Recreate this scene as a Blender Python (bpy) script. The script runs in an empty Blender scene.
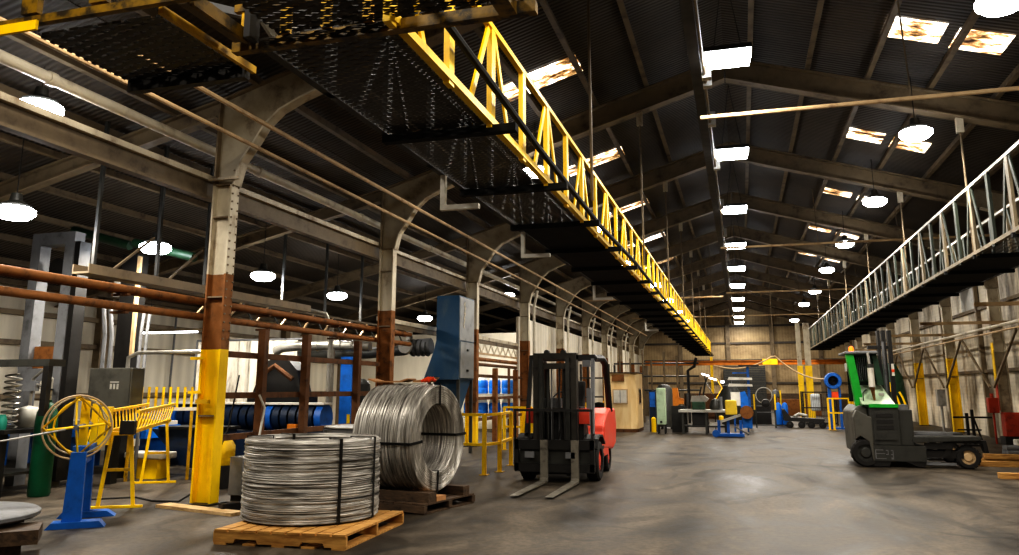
import bpy, bmesh, math, random
from mathutils import Vector, Matrix
random.seed(7)
R = math.radians
PI = math.pi
C = bpy.context.scene.collection
rnd = random.uniform

# ------------------------------------------------------------------ helpers
def lin(h):
    h = h.lstrip('#')
    out = []
    for i in (0, 2, 4):
        c = int(h[i:i+2], 16) / 255
        out.append(c/12.92 if c <= .04045 else ((c+.055)/1.055)**2.4)
    return tuple(out) + (1,)

class MB:
    """collects boxes, bars, tubes, lathes and prisms; build() links them as ONE mesh object"""
    def __init__(self):
        self.v = []; self.f = []
    def add(self, vs, fs):
        n = len(self.v)
        self.v += [Vector(p) for p in vs]
        self.f += [tuple(i+n for i in f) for f in fs]
        return self
    def box(self, x0, x1, y0, y1, z0, z1):
        return self.add([(x0,y0,z0),(x1,y0,z0),(x1,y1,z0),(x0,y1,z0),(x0,y0,z1),(x1,y0,z1),(x1,y1,z1),(x0,y1,z1)],
                        [(0,3,2,1),(4,5,6,7),(0,1,5,4),(1,2,6,5),(2,3,7,6),(3,0,4,7)])
    def cbox(self, c, s, m=None):
        vs = []
        for dz in (-.5, .5):
            for dx, dy in ((-.5,-.5),(.5,-.5),(.5,.5),(-.5,.5)):
                p = Vector((dx*s[0], dy*s[1], dz*s[2]))
                if m is not None: p = m @ p
                vs.append(p + Vector(c))
        return self.add(vs, [(0,3,2,1),(4,5,6,7),(0,1,5,4),(1,2,6,5),(2,3,7,6),(3,0,4,7)])
    def bar(self, p, q, w, h, up=(0,0,1)):
        p, q = Vector(p), Vector(q); d = (q-p).normalized(); u = Vector(up)
        s = d.cross(u)
        if s.length < 1e-4: s = d.cross(Vector((1,0,0)))
        s.normalize(); u = s.cross(d)
        vs = []
        for e in (p, q):
            for a, b in ((-1,-1),(1,-1),(1,1),(-1,1)): vs.append(e + s*a*w/2 + u*b*h/2)
        return self.add(vs, [(0,1,2,3),(7,6,5,4),(0,4,5,1),(1,5,6,2),(2,6,7,3),(3,7,4,0)])
    def ibeam(self, p, q, w, h, t=.02, up=(0,0,1)):
        p, q = Vector(p), Vector(q); d = (q-p).normalized(); s = d.cross(Vector(up)).normalized(); u = s.cross(d)
        o = u*(h/2-t/2)
        self.bar(p+o, q+o, w, t, up); self.bar(p-o, q-o, w, t, up); self.bar(p, q, t, h-2*t, up)
        return self
    def tube(self, pts, r, n=8, closed=False):
        pts = [Vector(p) for p in pts]; m = len(pts); rings = []
        rr = r if isinstance(r, (list, tuple)) else [r]*m
        ref = None
        for i, p in enumerate(pts):
            a = pts[(i-1) % m] if (i or closed) else p
            b = pts[(i+1) % m] if (i < m-1 or closed) else p
            d = (b-a).normalized()
            if ref is None:
                ref = d.orthogonal().normalized()
            ref = (ref - d*ref.dot(d))
            if ref.length < 1e-5: ref = d.orthogonal()
            ref.normalize(); s = d.cross(ref)
            rings.append([p + (ref*math.cos(2*PI*k/n) + s*math.sin(2*PI*k/n))*rr[i] for k in range(n)])
        vs = [v for g in rings for v in g]; fs = []
        L = m if closed else m-1
        for i in range(L):
            j = (i+1) % m
            for k in range(n):
                l = (k+1) % n
                fs.append((i*n+k, i*n+l, j*n+l, j*n+k))
        if not closed:
            fs.append(tuple(range(n))[::-1]); fs.append(tuple((m-1)*n+k for k in range(n)))
        return self.add(vs, fs)
    def cyl(self, p, q, r, n=16, r2=None):
        return self.tube([p, q], [r, r if r2 is None else r2], n)
    def lathe(self, prof, c=(0,0,0), axis='Z', n=32, m=None, closed=False):
        vs = []; fs = []; k = len(prof)
        for i in range(n):
            a = 2*PI*i/n; ca, sa = math.cos(a), math.sin(a)
            for r, z in prof:
                p = Vector((r*ca, r*sa, z))
                if axis == 'X': p = Vector((p.z, p.x, p.y))
                elif axis == 'Y': p = Vector((p.x, p.z, p.y))
                if m is not None: p = m @ p
                vs.append(p + Vector(c))
        for i in range(n):
            j = (i+1) % n
            for a in range(k if closed else k-1):
                b = (a+1) % k
                fs.append((i*k+a, j*k+a, j*k+b, i*k+b))
        return self.add(vs, fs)
    def prism(self, poly, plane, a, b):
        """2-D polygon in plane XZ / XY / YZ, pushed from a to b along the third axis"""
        def P3(p, d):
            return {'XZ': (p[0], d, p[1]), 'XY': (p[0], p[1], d), 'YZ': (d, p[0], p[1])}[plane]
        n = len(poly)
        vs = [P3(p, a) for p in poly] + [P3(p, b) for p in poly]
        fs = [tuple(range(n)), tuple(range(n, 2*n))[::-1]]
        for i in range(n):
            j = (i+1) % n; fs.append((i, i+n, j+n, j))
        return self.add(vs, fs)
    def strip(self, path, plane, a, b, t):
        """a plate of thickness t following a 2-D path, from a to b on the third axis"""
        n = len(path); off = []
        for i in range(n):
            p = Vector(path[max(i-1,0)]); q = Vector(path[min(i+1,n-1)]); d = (q-p).normalized()
            off.append((path[i][0]-d[1]*t, path[i][1]+d[0]*t))
        for i in range(n-1):
            self.prism([path[i], path[i+1], off[i+1], off[i]], plane, a, b)
        return self
    def build(self, name, mat, parent=None, smooth=False, label=None, bevel=0):
        me = bpy.data.meshes.new(name)
        if parent is not None:
            o0 = Vector(parent['o']) if 'o' in parent else parent.matrix_world.translation
            off = Vector(o0); loc = Vector((0,0,0))
        elif self.v:
            xs = [p.x for p in self.v]; ys = [p.y for p in self.v]
            off = Vector(((min(xs)+max(xs))/2, (min(ys)+max(ys))/2, min(p.z for p in self.v))); loc = off
        me.from_pydata([tuple(p-off) for p in self.v], [], self.f)
        bm = bmesh.new(); bm.from_mesh(me)
        bmesh.ops.recalc_face_normals(bm, faces=bm.faces); bm.to_mesh(me); bm.free()
        ob = bpy.data.objects.new(name, me); C.objects.link(ob)
        ob.location = loc
        if parent is not None:
            ob.parent = parent
            ob['o'] = tuple(off)
        me.materials.append(mat)
        if smooth:
            for p in me.polygons: p.use_smooth = True
            me.set_sharp_from_angle(angle=R(40))
        if bevel:
            md = ob.modifiers.new('Bevel', 'BEVEL'); md.width = bevel; md.segments = 2; md.limit_method = 'ANGLE'
        if label: ob['label'] = label
        return ob

def thing(name, label, cat, loc=(0,0,0), rotz=0, group=None):
    o = bpy.data.objects.new(name, None); C.objects.link(o)
    o.location = loc; o.rotation_euler = (0,0,rotz); o.empty_display_size = .1
    o['label'] = label; o['category'] = cat; o['o'] = tuple(loc) if not rotz else (0,0,0)
    if group: o['group'] = group
    return o
def tag(o, label, cat, group=None):
    o['label'] = label; o['category'] = cat
    if group: o['group'] = group
    return o
def struct(o):
    o['kind'] = 'structure'; return o
def dup(root, loc, label, rotz=None, group=None):
    r = root.copy(); C.objects.link(r); r.location = loc; r['label'] = label
    if rotz is not None: r.rotation_euler = (0,0,rotz)
    if group: r['group'] = group
    for ch in list(root.children):
        c = ch.copy(); C.objects.link(c); c.parent = r
        for g in list(ch.children):
            d = g.copy(); C.objects.link(d); d.parent = c
    return r
ORD = ['first','second','third','fourth','fifth','sixth','seventh','eighth','ninth','tenth','eleventh','twelfth','thirteenth','fourteenth']

# ------------------------------------------------------------------ materials
def nodes(name):
    m = bpy.data.materials.new(name); m.use_nodes = True
    nt = m.node_tree; b = nt.nodes['Principled BSDF']
    return m, nt, b
def N(nt, t, **k):
    n = nt.nodes.new(t)
    for a, v in k.items():
        if a in n.inputs: n.inputs[a].default_value = v
        else: setattr(n, a, v)
    return n
def worldpos(nt, scale=(1,1,1)):
    g = N(nt, 'ShaderNodeNewGeometry'); mp = N(nt, 'ShaderNodeMapping')
    mp.inputs['Scale'].default_value = scale
    nt.links.new(g.outputs['Position'], mp.inputs['Vector'])
    return mp.outputs['Vector']
def ramp(nt, fac, stops):
    r = N(nt, 'ShaderNodeValToRGB'); e = r.color_ramp.elements
    while len(e) < len(stops): e.new(.5)
    for i, (p, c) in enumerate(stops):
        e[i].position = p; e[i].color = c if len(c) == 4 else tuple(c)+(1,)
    nt.links.new(fac, r.inputs['Fac']); return r.outputs['Color']
def paint(name, col, dirt=None, amount=.5, rough=.5, metal=0, scale=4, stretch=(1,1,1), bump=.1, detail=8, lo=.42, hi=.68):
    """painted / raw surface with a second colour breaking through in noise patches"""
    m, nt, b = nodes(name)
    c1 = lin(col); c2 = lin(dirt) if dirt else tuple(x*.55 for x in c1[:3])+(1,)
    v = worldpos(nt, stretch)
    n1 = N(nt, 'ShaderNodeTexNoise', Scale=scale, Detail=detail, Roughness=.65)
    nt.links.new(v, n1.inputs['Vector'])
    mix = tuple(c1[i]*(1-amount)+c2[i]*amount for i in range(3))+(1,)
    colo = ramp(nt, n1.outputs['Fac'], [(lo, c1), ((lo+hi)/2, tuple(c1[i]*.75+mix[i]*.25 for i in range(3))+(1,)), (hi, mix)])
    nt.links.new(colo, b.inputs['Base Color'])
    b.inputs['Metallic'].default_value = metal
    rr = N(nt, 'ShaderNodeMapRange'); rr.inputs['To Min'].default_value = max(.05, rough-.12); rr.inputs['To Max'].default_value = min(1, rough+.15)
    nt.links.new(n1.outputs['Fac'], rr.inputs['Value']); nt.links.new(rr.outputs['Result'], b.inputs['Roughness'])
    if bump:
        bp = N(nt, 'ShaderNodeBump', Strength=bump, Distance=.02)
        nt.links.new(n1.outputs['Fac'], bp.inputs['Height']); nt.links.new(bp.outputs['Normal'], b.inputs['Normal'])
    return m
def emit(name, col, s):
    m, nt, b = nodes(name)
    b.inputs['Base Color'].default_value = lin(col)
    b.inputs['Emission Color'].default_value = lin(col); b.inputs['Emission Strength'].default_value = s
    return m
def ribbed(name, col, dirt, axis=1, freq=25, rough=.6, scale=1.2, streak=(1,1,.15), amount=.6, depth=.02, strength=.6, lo=.4, hi=.7, stripe=.3):
    """corrugated sheet: ribs by a wave along one world axis plus dirt streaks"""
    m, nt, b = nodes(name)
    c1, c2 = lin(col), lin(dirt)
    n1 = N(nt, 'ShaderNodeTexNoise', Scale=scale, Detail=9, Roughness=.65)
    nt.links.new(worldpos(nt, streak), n1.inputs['Vector'])
    mix = tuple(c1[i]*(1-amount)+c2[i]*amount for i in range(3))+(1,)
    colo = ramp(nt, n1.outputs['Fac'], [(lo, c1), (hi, mix)])
    sc = [0,0,0]; sc[axis] = freq
    w = N(nt, 'ShaderNodeTexWave', Scale=1.0, wave_type='BANDS', bands_direction='XYZ'[axis], wave_profile='SIN')
    sc2 = [1,1,1]; sc2[axis] = freq/20*1.0
    nt.links.new(worldpos(nt, tuple(sc2)), w.inputs['Vector'])
    mx = N(nt, 'ShaderNodeMix', data_type='RGBA', blend_type='MULTIPLY'); mx.inputs[0].default_value = stripe
    nt.links.new(colo, mx.inputs[6]); nt.links.new(w.outputs['Color'], mx.inputs[7])
    nt.links.new(mx.outputs[2], b.inputs['Base Color'])
    bp = N(nt, 'ShaderNodeBump', Strength=strength, Distance=depth)
    nt.links.new(w.outputs['Fac'], bp.inputs['Height']); nt.links.new(bp.outputs['Normal'], b.inputs['Normal'])
    b.inputs['Roughness'].default_value = rough
    return m

def floor_mat():
    m, nt, b = nodes('concrete_floor')
    a = N(nt, 'ShaderNodeTexNoise', Scale=.7, Detail=14, Roughness=.76, Distortion=.9)
    nt.links.new(worldpos(nt, (1,.55,1)), a.inputs['Vector'])
    c = N(nt, 'ShaderNodeTexNoise', Scale=14, Detail=6, Roughness=.7)
    nt.links.new(worldpos(nt), c.inputs['Vector'])
    base = ramp(nt, a.outputs['Fac'], [(.33, lin('#211c16')), (.44, lin('#3d362c')), (.52, lin('#574e42')), (.6, lin('#6a6053')), (.72, lin('#7d7264'))])
    prev = base
    for sc, rot, lo, hi, dark, fac in ((.22, .3, .492, .508, .25, .75), (.3, 1.4, .485, .515, .3, .6), (.45, 2.3, .49, .51, .2, .6), (.8, .9, .48, .52, .35, .5), (.16, 2.0, .493, .507, 2.2, .35)):
        g = N(nt, 'ShaderNodeNewGeometry'); mp = N(nt, 'ShaderNodeMapping'); mp.inputs['Rotation'].default_value = (0,0,rot); mp.inputs['Location'].default_value = (rot*7, sc*31, 0)
        mp.inputs['Scale'].default_value = (1.0, .55, 1)
        nt.links.new(g.outputs['Position'], mp.inputs['Vector'])
        t = N(nt, 'ShaderNodeTexNoise', Scale=sc, Detail=1.5, Roughness=.35, Distortion=.5)
        nt.links.new(mp.outputs['Vector'], t.inputs['Vector'])
        ln = ramp(nt, t.outputs['Fac'], [(lo-.01, (1,1,1,1)), (lo, (dark,dark,dark,1)), (hi, (dark,dark,dark,1)), (hi+.01, (1,1,1,1))])
        k = N(nt, 'ShaderNodeTexNoise', Scale=.9, Detail=3); nt.links.new(mp.outputs['Vector'], k.inputs['Vector'])
        kf = N(nt, 'ShaderNodeMapRange'); kf.inputs['From Min'].default_value = .45; kf.inputs['From Max'].default_value = .62; kf.inputs['To Max'].default_value = fac
        nt.links.new(k.outputs['Fac'], kf.inputs['Value'])
        mq = N(nt, 'ShaderNodeMix', data_type='RGBA', blend_type='MULTIPLY'); nt.links.new(kf.outputs['Result'], mq.inputs[0])
        nt.links.new(prev, mq.inputs[6]); nt.links.new(ln, mq.inputs[7]); prev = mq.outputs[2]
    sp = ramp(nt, c.outputs['Fac'], [(.38, (.4,.39,.37,1)), (.56, (1,1,1,1))])
    m2 = N(nt, 'ShaderNodeMix', data_type='RGBA', blend_type='MULTIPLY'); m2.inputs[0].default_value = .5
    nt.links.new(prev, m2.inputs[6]); nt.links.new(sp, m2.inputs[7])
    b.inputs['Specular IOR Level'].default_value = .3
    nt.links.new(m2.outputs[2], b.inputs['Base Color'])
    rr = N(nt, 'ShaderNodeMapRange'); rr.inputs['From Min'].default_value = .35; rr.inputs['From Max'].default_value = .65
    rr.inputs['To Min'].default_value = .42; rr.inputs['To Max'].default_value = .7
    nt.links.new(a.outputs['Fac'], rr.inputs['Value']); nt.links.new(rr.outputs['Result'], b.inputs['Roughness'])
    bp = N(nt, 'ShaderNodeBump', Strength=.25, Distance=.01)
    nt.links.new(c.outputs['Fac'], bp.inputs['Height']); nt.links.new(bp.outputs['Normal'], b.inputs['Normal'])
    return m

def mesh_mat():
    """expanded metal walkway: diamond holes cut through dark strands"""
    m, nt, b = nodes('expanded_metal')
    g = N(nt, 'ShaderNodeNewGeometry'); s = N(nt, 'ShaderNodeSeparateXYZ'); nt.links.new(g.outputs['Position'], s.inputs[0])
    def mth(op, a, bb=None):
        n = N(nt, 'ShaderNodeMath', operation=op)
        for i, x in enumerate((a, bb)):
            if x is None: continue
            if isinstance(x, (int, float)): n.inputs[i].default_value = x
            else: nt.links.new(x, n.inputs[i])
        return n.outputs[0]
    x = mth('MULTIPLY', s.outputs['X'], 15.0); y = mth('MULTIPLY', s.outputs['Y'], 48.0)
    p = mth('ABSOLUTE', mth('SINE', mth('ADD', x, y))); q = mth('ABSOLUTE', mth('SINE', mth('SUBTRACT', x, y)))
    hole = mth('GREATER_THAN', mth('MINIMUM', p, q), .46)
    tr = N(nt, 'ShaderNodeBsdfTransparent'); mx = N(nt, 'ShaderNodeMixShader')
    b.inputs['Base Color'].default_value = lin('#2b2620'); b.inputs['Roughness'].default_value = .38; b.inputs['Metallic'].default_value = .6
    nt.links.new(hole, mx.inputs[0]); nt.links.new(b.outputs[0], mx.inputs[1]); nt.links.new(tr.outputs[0], mx.inputs[2])
    nt.links.new(mx.outputs[0], nt.nodes['Material Output'].inputs['Surface'])
    return m

def skylight_mat():
    m, nt, b = nodes('rusty_skylight')
    n1 = N(nt, 'ShaderNodeTexNoise', Scale=1.7, Detail=6, Roughness=.7)
    nt.links.new(worldpos(nt, (1,2.2,1)), n1.inputs['Vector'])
    col = ramp(nt, n1.outputs['Fac'], [(.38, lin('#5b3010')), (.47, lin('#e0b070')), (.55, lin('#fff4e0')), (.62, (1,1,1,1))])
    st = ramp(nt, n1.outputs['Fac'], [(.37, (.03,.03,.03,1)), (.46, (.22,.22,.22,1)), (.6, (1,1,1,1))])
    mu = N(nt, 'ShaderNodeMath', operation='MULTIPLY'); mu.inputs[1].default_value = 3.2
    nt.links.new(st, mu.inputs[0]); nt.links.new(col, b.inputs['Emission Color']); nt.links.new(mu.outputs[0], b.inputs['Emission Strength'])
    nt.links.new(col, b.inputs['Base Color'])
    return m

def wire_mat(name, sc, cs=('#46433f','#8a867f','#bbb7b0','#f0ede7')):
    m, nt, b = nodes(name)
    n1 = N(nt, 'ShaderNodeTexNoise', Scale=2.0, Detail=4, Roughness=.6); nt.links.new(worldpos(nt, sc), n1.inputs['Vector'])
    c = ramp(nt, n1.outputs['Fac'], [(.3, lin(cs[0])), (.43, lin(cs[1])), (.54, lin(cs[2])), (.66, lin(cs[3]))])
    nt.links.new(c, b.inputs['Base Color'])
    b.inputs['Metallic'].default_value = .3; b.inputs['Roughness'].default_value = .38
    return m
def wood_mat(name, c1, c2, scale=3, stretch=(1,8,8)):
    m, nt, b = nodes(name)
    n1 = N(nt, 'ShaderNodeTexNoise', Scale=scale, Detail=7, Roughness=.6, Distortion=.6); nt.links.new(worldpos(nt, stretch), n1.inputs['Vector'])
    c = ramp(nt, n1.outputs['Fac'], [(.32, lin(c2)), (.62, lin(c1))])
    nt.links.new(c, b.inputs['Base Color']); b.inputs['Roughness'].default_value = .7
    return m

M = {}
M['floor'] = floor_mat()
M['roof'] = ribbed('roof_sheet', '#50463a', '#251f18', axis=1, freq=60, amount=.75, scale=.7, streak=(1,1,1), strength=.8)
M['white_wall'] = ribbed('white_sheet_wall', '#ece5d4', '#9a8e78', axis=1, freq=14, scale=.8, amount=.45, strength=.3, stripe=.12)
M['block_wall'] = ribbed('whitewashed_wall', '#ddd3bf', '#54452f', axis=2, freq=50, scale=1.1, streak=(1,1,.35), amount=.95, strength=.08, stripe=.05, lo=.46, hi=.66)
M['back_wall'] = ribbed('brown_sheet_wall', '#b8a27c', '#5c472e', axis=0, freq=30, scale=.45, streak=(1,1,1.4), amount=.9, stripe=.12, strength=.3)
M['dark_wall'] = paint('dark_wall', '#4a4238', '#2a241e')
M['cream'] = paint('cream_steel', '#c9bfa8', '#6e5336', .8, .5, scale=3, stretch=(1,1,.6))
M['beam'] = paint('beam_steel', '#85755c', '#43362a', .8, .55, scale=2.5)
M['purlin'] = paint('purlin_steel', '#766750', '#41352a', .8, .6, scale=3)
M['rust'] = paint('rust_steel', '#8d5c2c', '#3a2410', .9, .75, scale=5, bump=.3)
M['rust_dark'] = paint('brown_rust_steel', '#64401f', '#2e1c0f', .9, .75, scale=6, bump=.3)
M['yellow'] = paint('yellow_paint', '#ffd400', '#b88606', .4, .45, scale=3.5, stretch=(1,1,.5))
M['yellow_clean'] = paint('bright_yellow_paint', '#ffd200', '#b88a08', .35, .45, scale=5)
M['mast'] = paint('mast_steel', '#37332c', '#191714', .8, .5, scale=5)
M['gray_dim'] = paint('dull_gray_steel', '#55534c', '#34322d', .7, .5, scale=3)
M['yellow_worn'] = paint('soiled_yellow_paint', '#8a6a08', '#1c1406', .95, .5, scale=7, lo=.36, hi=.58)
M['haunch'] = paint('grayish_cream_steel', '#a89c84', '#5e4c36', .8, .5, scale=2.5)
M['navy'] = paint('dark_navy_paint', '#0c2440', '#0a0e14', .8, .5, scale=4)
M['yellow_dull'] = paint('worn_yellow_paint', '#d9ac08', '#4a3510', .8, .5, scale=5)
M['dark'] = paint('black_steel', '#1e1c1a', '#0e0c0b', .8, .5, scale=5)
M['black'] = paint('tarred_steel', '#0b0a09', '#050505', .6, .9, scale=5)
M['truss'] = paint('bare_truss_steel', '#7d7058', '#3a3226', .8, .55, scale=4)
M['truss_green'] = paint('green_gray_truss', '#2c3428', '#161c15', .8, .55, scale=4)
M['dark_gray'] = paint('charcoal_steel', '#3a3a36', '#1c1b19', .8, .45, scale=4)
M['gray'] = paint('gray_steel', '#77787a', '#3f3e3c', .7, .5, scale=3)
M['gray_light'] = paint('pale_gray_steel', '#b3b0a8', '#6a655c', .7, .45, scale=3)
M['white'] = paint('white_paint', '#dcd8ce', '#8d8474', .6, .45, scale=3)
M['pipe_white'] = paint('pale_pipe', '#d6cebc', '#7d6c54', .6, .45, scale=3)
M['pipe_tan'] = paint('tan_pipe', '#c6ab84', '#74543a', .7, .5, scale=3)
M['galv'] = paint('galvanised_duct', '#a5a29a', '#57524a', .6, .35, metal=.6, scale=4)
M['blue'] = paint('blue_paint', '#1562b4', '#0c3460', .7, .45, scale=4)
M['blue_bright'] = paint('bright_blue_paint', '#1478d8', '#0d4a8c', .6, .45, scale=4)
M['blue_coll'] = paint('weathered_blue_sheet', '#1d4868', '#56646e', .7, .5, scale=2.2, stretch=(1,1,.5))
M['bluegray'] = paint('blue_gray_sheet', '#8b8d8c', '#5c5c5e', .7, .45, scale=2)
M['green'] = paint('green_paint', '#12a02e', '#0a5a1c', .5, .45, scale=4)
M['green_pale'] = paint('pale_green_paint', '#b4c8aa', '#7d8c76', .6, .45, scale=4)
M['green_dark'] = paint('dark_green_paint', '#20402a', '#101c14', .7, .5, scale=4)
M['green_cyl'] = paint('green_cylinder_paint', '#0d5a3c', '#0a3326', .7, .4, scale=3)
M['red'] = paint('faded_red_paint', '#d2452c', '#c4806a', .6, .45, scale=2)
M['red_dark'] = paint('dark_red_paint', '#a83414', '#5a1a0a', .7, .5, scale=4)
M['orange'] = paint('orange_paint', '#c07414', '#6a3a0c', .6, .5, scale=3)
M['rubber'] = paint('rubber', '#1d1b19', '#35312c', .6, .8, scale=9)
M['glass'] = paint('dark_glass', '#1c2420', '#38443c', .5, .08, scale=2, bump=0)
M['wire'] = wire_mat('drawn_steel_wire', (.9,.9,16)); M['wire2'] = wire_mat('drawn_bright_wire', (20,1.2,.8), ('#6b6760','#a09c95','#c4c0b9','#f2efe9'))
M['strap'] = paint('black_strap', '#141312', '#0a0a0a', .5, .5)
M['pine'] = wood_mat('pine_boards', '#d0a25c', '#9a6c34')
M['old_wood'] = wood_mat('weathered_boards', '#5e4a36', '#33261a')
M['plank'] = wood_mat('pale_plank', '#dcbf90', '#b08c58')
M['ply'] = wood_mat('plywood', '#f6dcab', '#e0bb80', scale=1.2, stretch=(2,2,.5))
M['mesh'] = mesh_mat()
M['sky'] = skylight_mat()
M['lens'] = emit('lamp_lens', '#f4f8ff', 30)
M['tube_glow'] = emit('tube_lamp_glow', '#f6f8ff', 6)
M['card'] = paint('cardboard', '#b88a5c', '#8a5c38', .6, .8)
M['clear'] = paint('plastic_wrap', '#e8ecec', '#9aa4a8', .6, .2, scale=5)
M['steel'] = paint('bright_steel', '#b8b4ac', '#5e5a54', .6, .35, metal=.7, scale=5)
M['amber'] = emit('amber_beacon', '#ff7a10', 1.2)
M['orange_red'] = paint('orange_red_paint', '#e8501c', '#a03010', .5, .5)
M['yellow_pale'] = paint('pale_yellow_paint', '#f0d040', '#b89420', .5, .5)
M['teal'] = paint('teal_plastic', '#1c7a68', '#0f4a40', .5, .5)
M['drape'] = paint('clear_plastic_sheet', '#e6e0d2', '#7d705c', .9, .3, scale=2.2, stretch=(2,2,.5), bump=.8)
# ------------------------------------------------------------------ the hall (x across, y along the nave, z up; metres)
FY = [9.76 + 5.73*k for k in range(10)]          # portal frames
YB = 62.5; XR = 7.95; XL = -16.4; YF = -5.0
def roof_z(x): return 8.38 - .3*abs(x)
def raf_z(x): return 7.75 - .3*abs(x)
def aisle_z(x): return 5.75 + .24*(x+7.3)

struct(MB().box(XL-.2, XR+.2, YF-.2, YB+.2, -.2, 0).build('floor', M['floor']))
mb = MB()
for a, b in ((-7.54, 0), (0, XR+.2)):
    mb.prism([(a, roof_z(a)), (b, roof_z(b)), (b, roof_z(b)+.06), (a, roof_z(a)+.06)], 'XZ', YF, YB+.2)
za = aisle_z(-7.46)+.42; zb = aisle_z(XL-.2)+.42
mb.prism([(XL-.2, zb), (-7.46, za), (-7.46, za+.06), (XL-.2, zb+.06)], 'XZ', YF, YB+.2)
struct(mb.build('ceiling', M['roof']))
struct(MB().box(XL-.2, XL, YF, YB, 0, 4.0).build('wall_left', M['white_wall']))
struct(MB().box(XR, XR+.2, YF, YB, 0, 6.1).build('wall_right', M['block_wall']))
struct(MB().prism([(XL,0),(XR,0),(XR,roof_z(XR)),(0,8.38),(-7.46,roof_z(-7.46)),(XL,3.98)], 'XZ', YB, YB+.2).build('wall_back', M['back_wall']))
struct(MB().prism([(XL,0),(XR,0),(XR,roof_z(XR)),(0,8.38),(-7.46,roof_z(-7.46)),(XL,3.98)], 'XZ', YF-.2, YF).build('wall_front', M['dark_wall']))
# sheeted partition that closes the aisle off beyond the third bay
struct(MB().box(-7.75, -7.65, FY[3]+.3, YB, 0, 4.15).build('wall_aisle', M['white_wall']))
# girts, posts and sill of the aisle wall and the end wall
n = 1
for z in (1.35, 2.6, 3.3):
    struct(MB().box(XL, XL+.12, YF, YB, z, z+.12).build('trim_%d' % n, M['beam'])); n += 1
for y in (8.0, 12.4, 16.8, 21.2, 25.6, 30):
    struct(MB().box(XL, XL+.22, y, y+.3, 0, 3.95).build('trim_%d' % n, M['beam'])); n += 1
for z in (1.9, 3.6, 4.9, 6.2):
    w = (8.38-z-.12)/.3
    struct(MB().box(max(-7.4, -w), min(7.6, w), YB-.14, YB, z, z+.14).build('trim_%d' % n, M['dark_wall'])); n += 1
for x in (-4.6, -1.0, 2.2, 5.6):
    struct(MB().box(x, x+.3, YB-.22, YB, 0, roof_z(x)-.4).build('trim_%d' % n, M['purlin'])); n += 1
struct(MB().box(-7.4, 7.6, YB-.05, YB, 0, 1.2).build('baseboard_back', M['old_wood']))
# roller door in the end wall
d = MB()
for k in range(24): d.box(-1.3, 1.75, YB-.3, YB-.24, .12+.13*k, .12+.13*k+.115)
dr = struct(d.build('door_1', M['dark_gray']))
d = MB().box(-1.45, -1.3, YB-.34, YB-.2, 0, 3.3).box(1.75, 1.9, YB-.34, YB-.2, 0, 3.3).box(-1.45, 1.9, YB-.5, YB-.15, 3.25, 3.6)
fr = d.build('door_frame', M['dark'], dr)

# skylights: two panes per bay on the wall slope, one or two on the aisle slope
n = 1
for k in range(-1, 9):
    y0 = FY[0] + 5.73*k + 3.3
    for a, b, dy in ((2.62, 3.48, 0), (3.66, 4.42, .1), (-4.08, -3.66, .12), (-3.5, -2.6, .05)):
        if k > 5 and a > 3: continue
        mb = MB(); y = y0 + dy; w = .78 if k < 2 else .66
        mb.add([(a, y, roof_z(a)-.02), (b, y, roof_z(b)-.02), (b, y+w, roof_z(b)-.02), (a, y+w, roof_z(a)-.02)], [(0,1,2,3)])
        struct(mb.build('window_%d' % n, M['sky'])); n += 1

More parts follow.
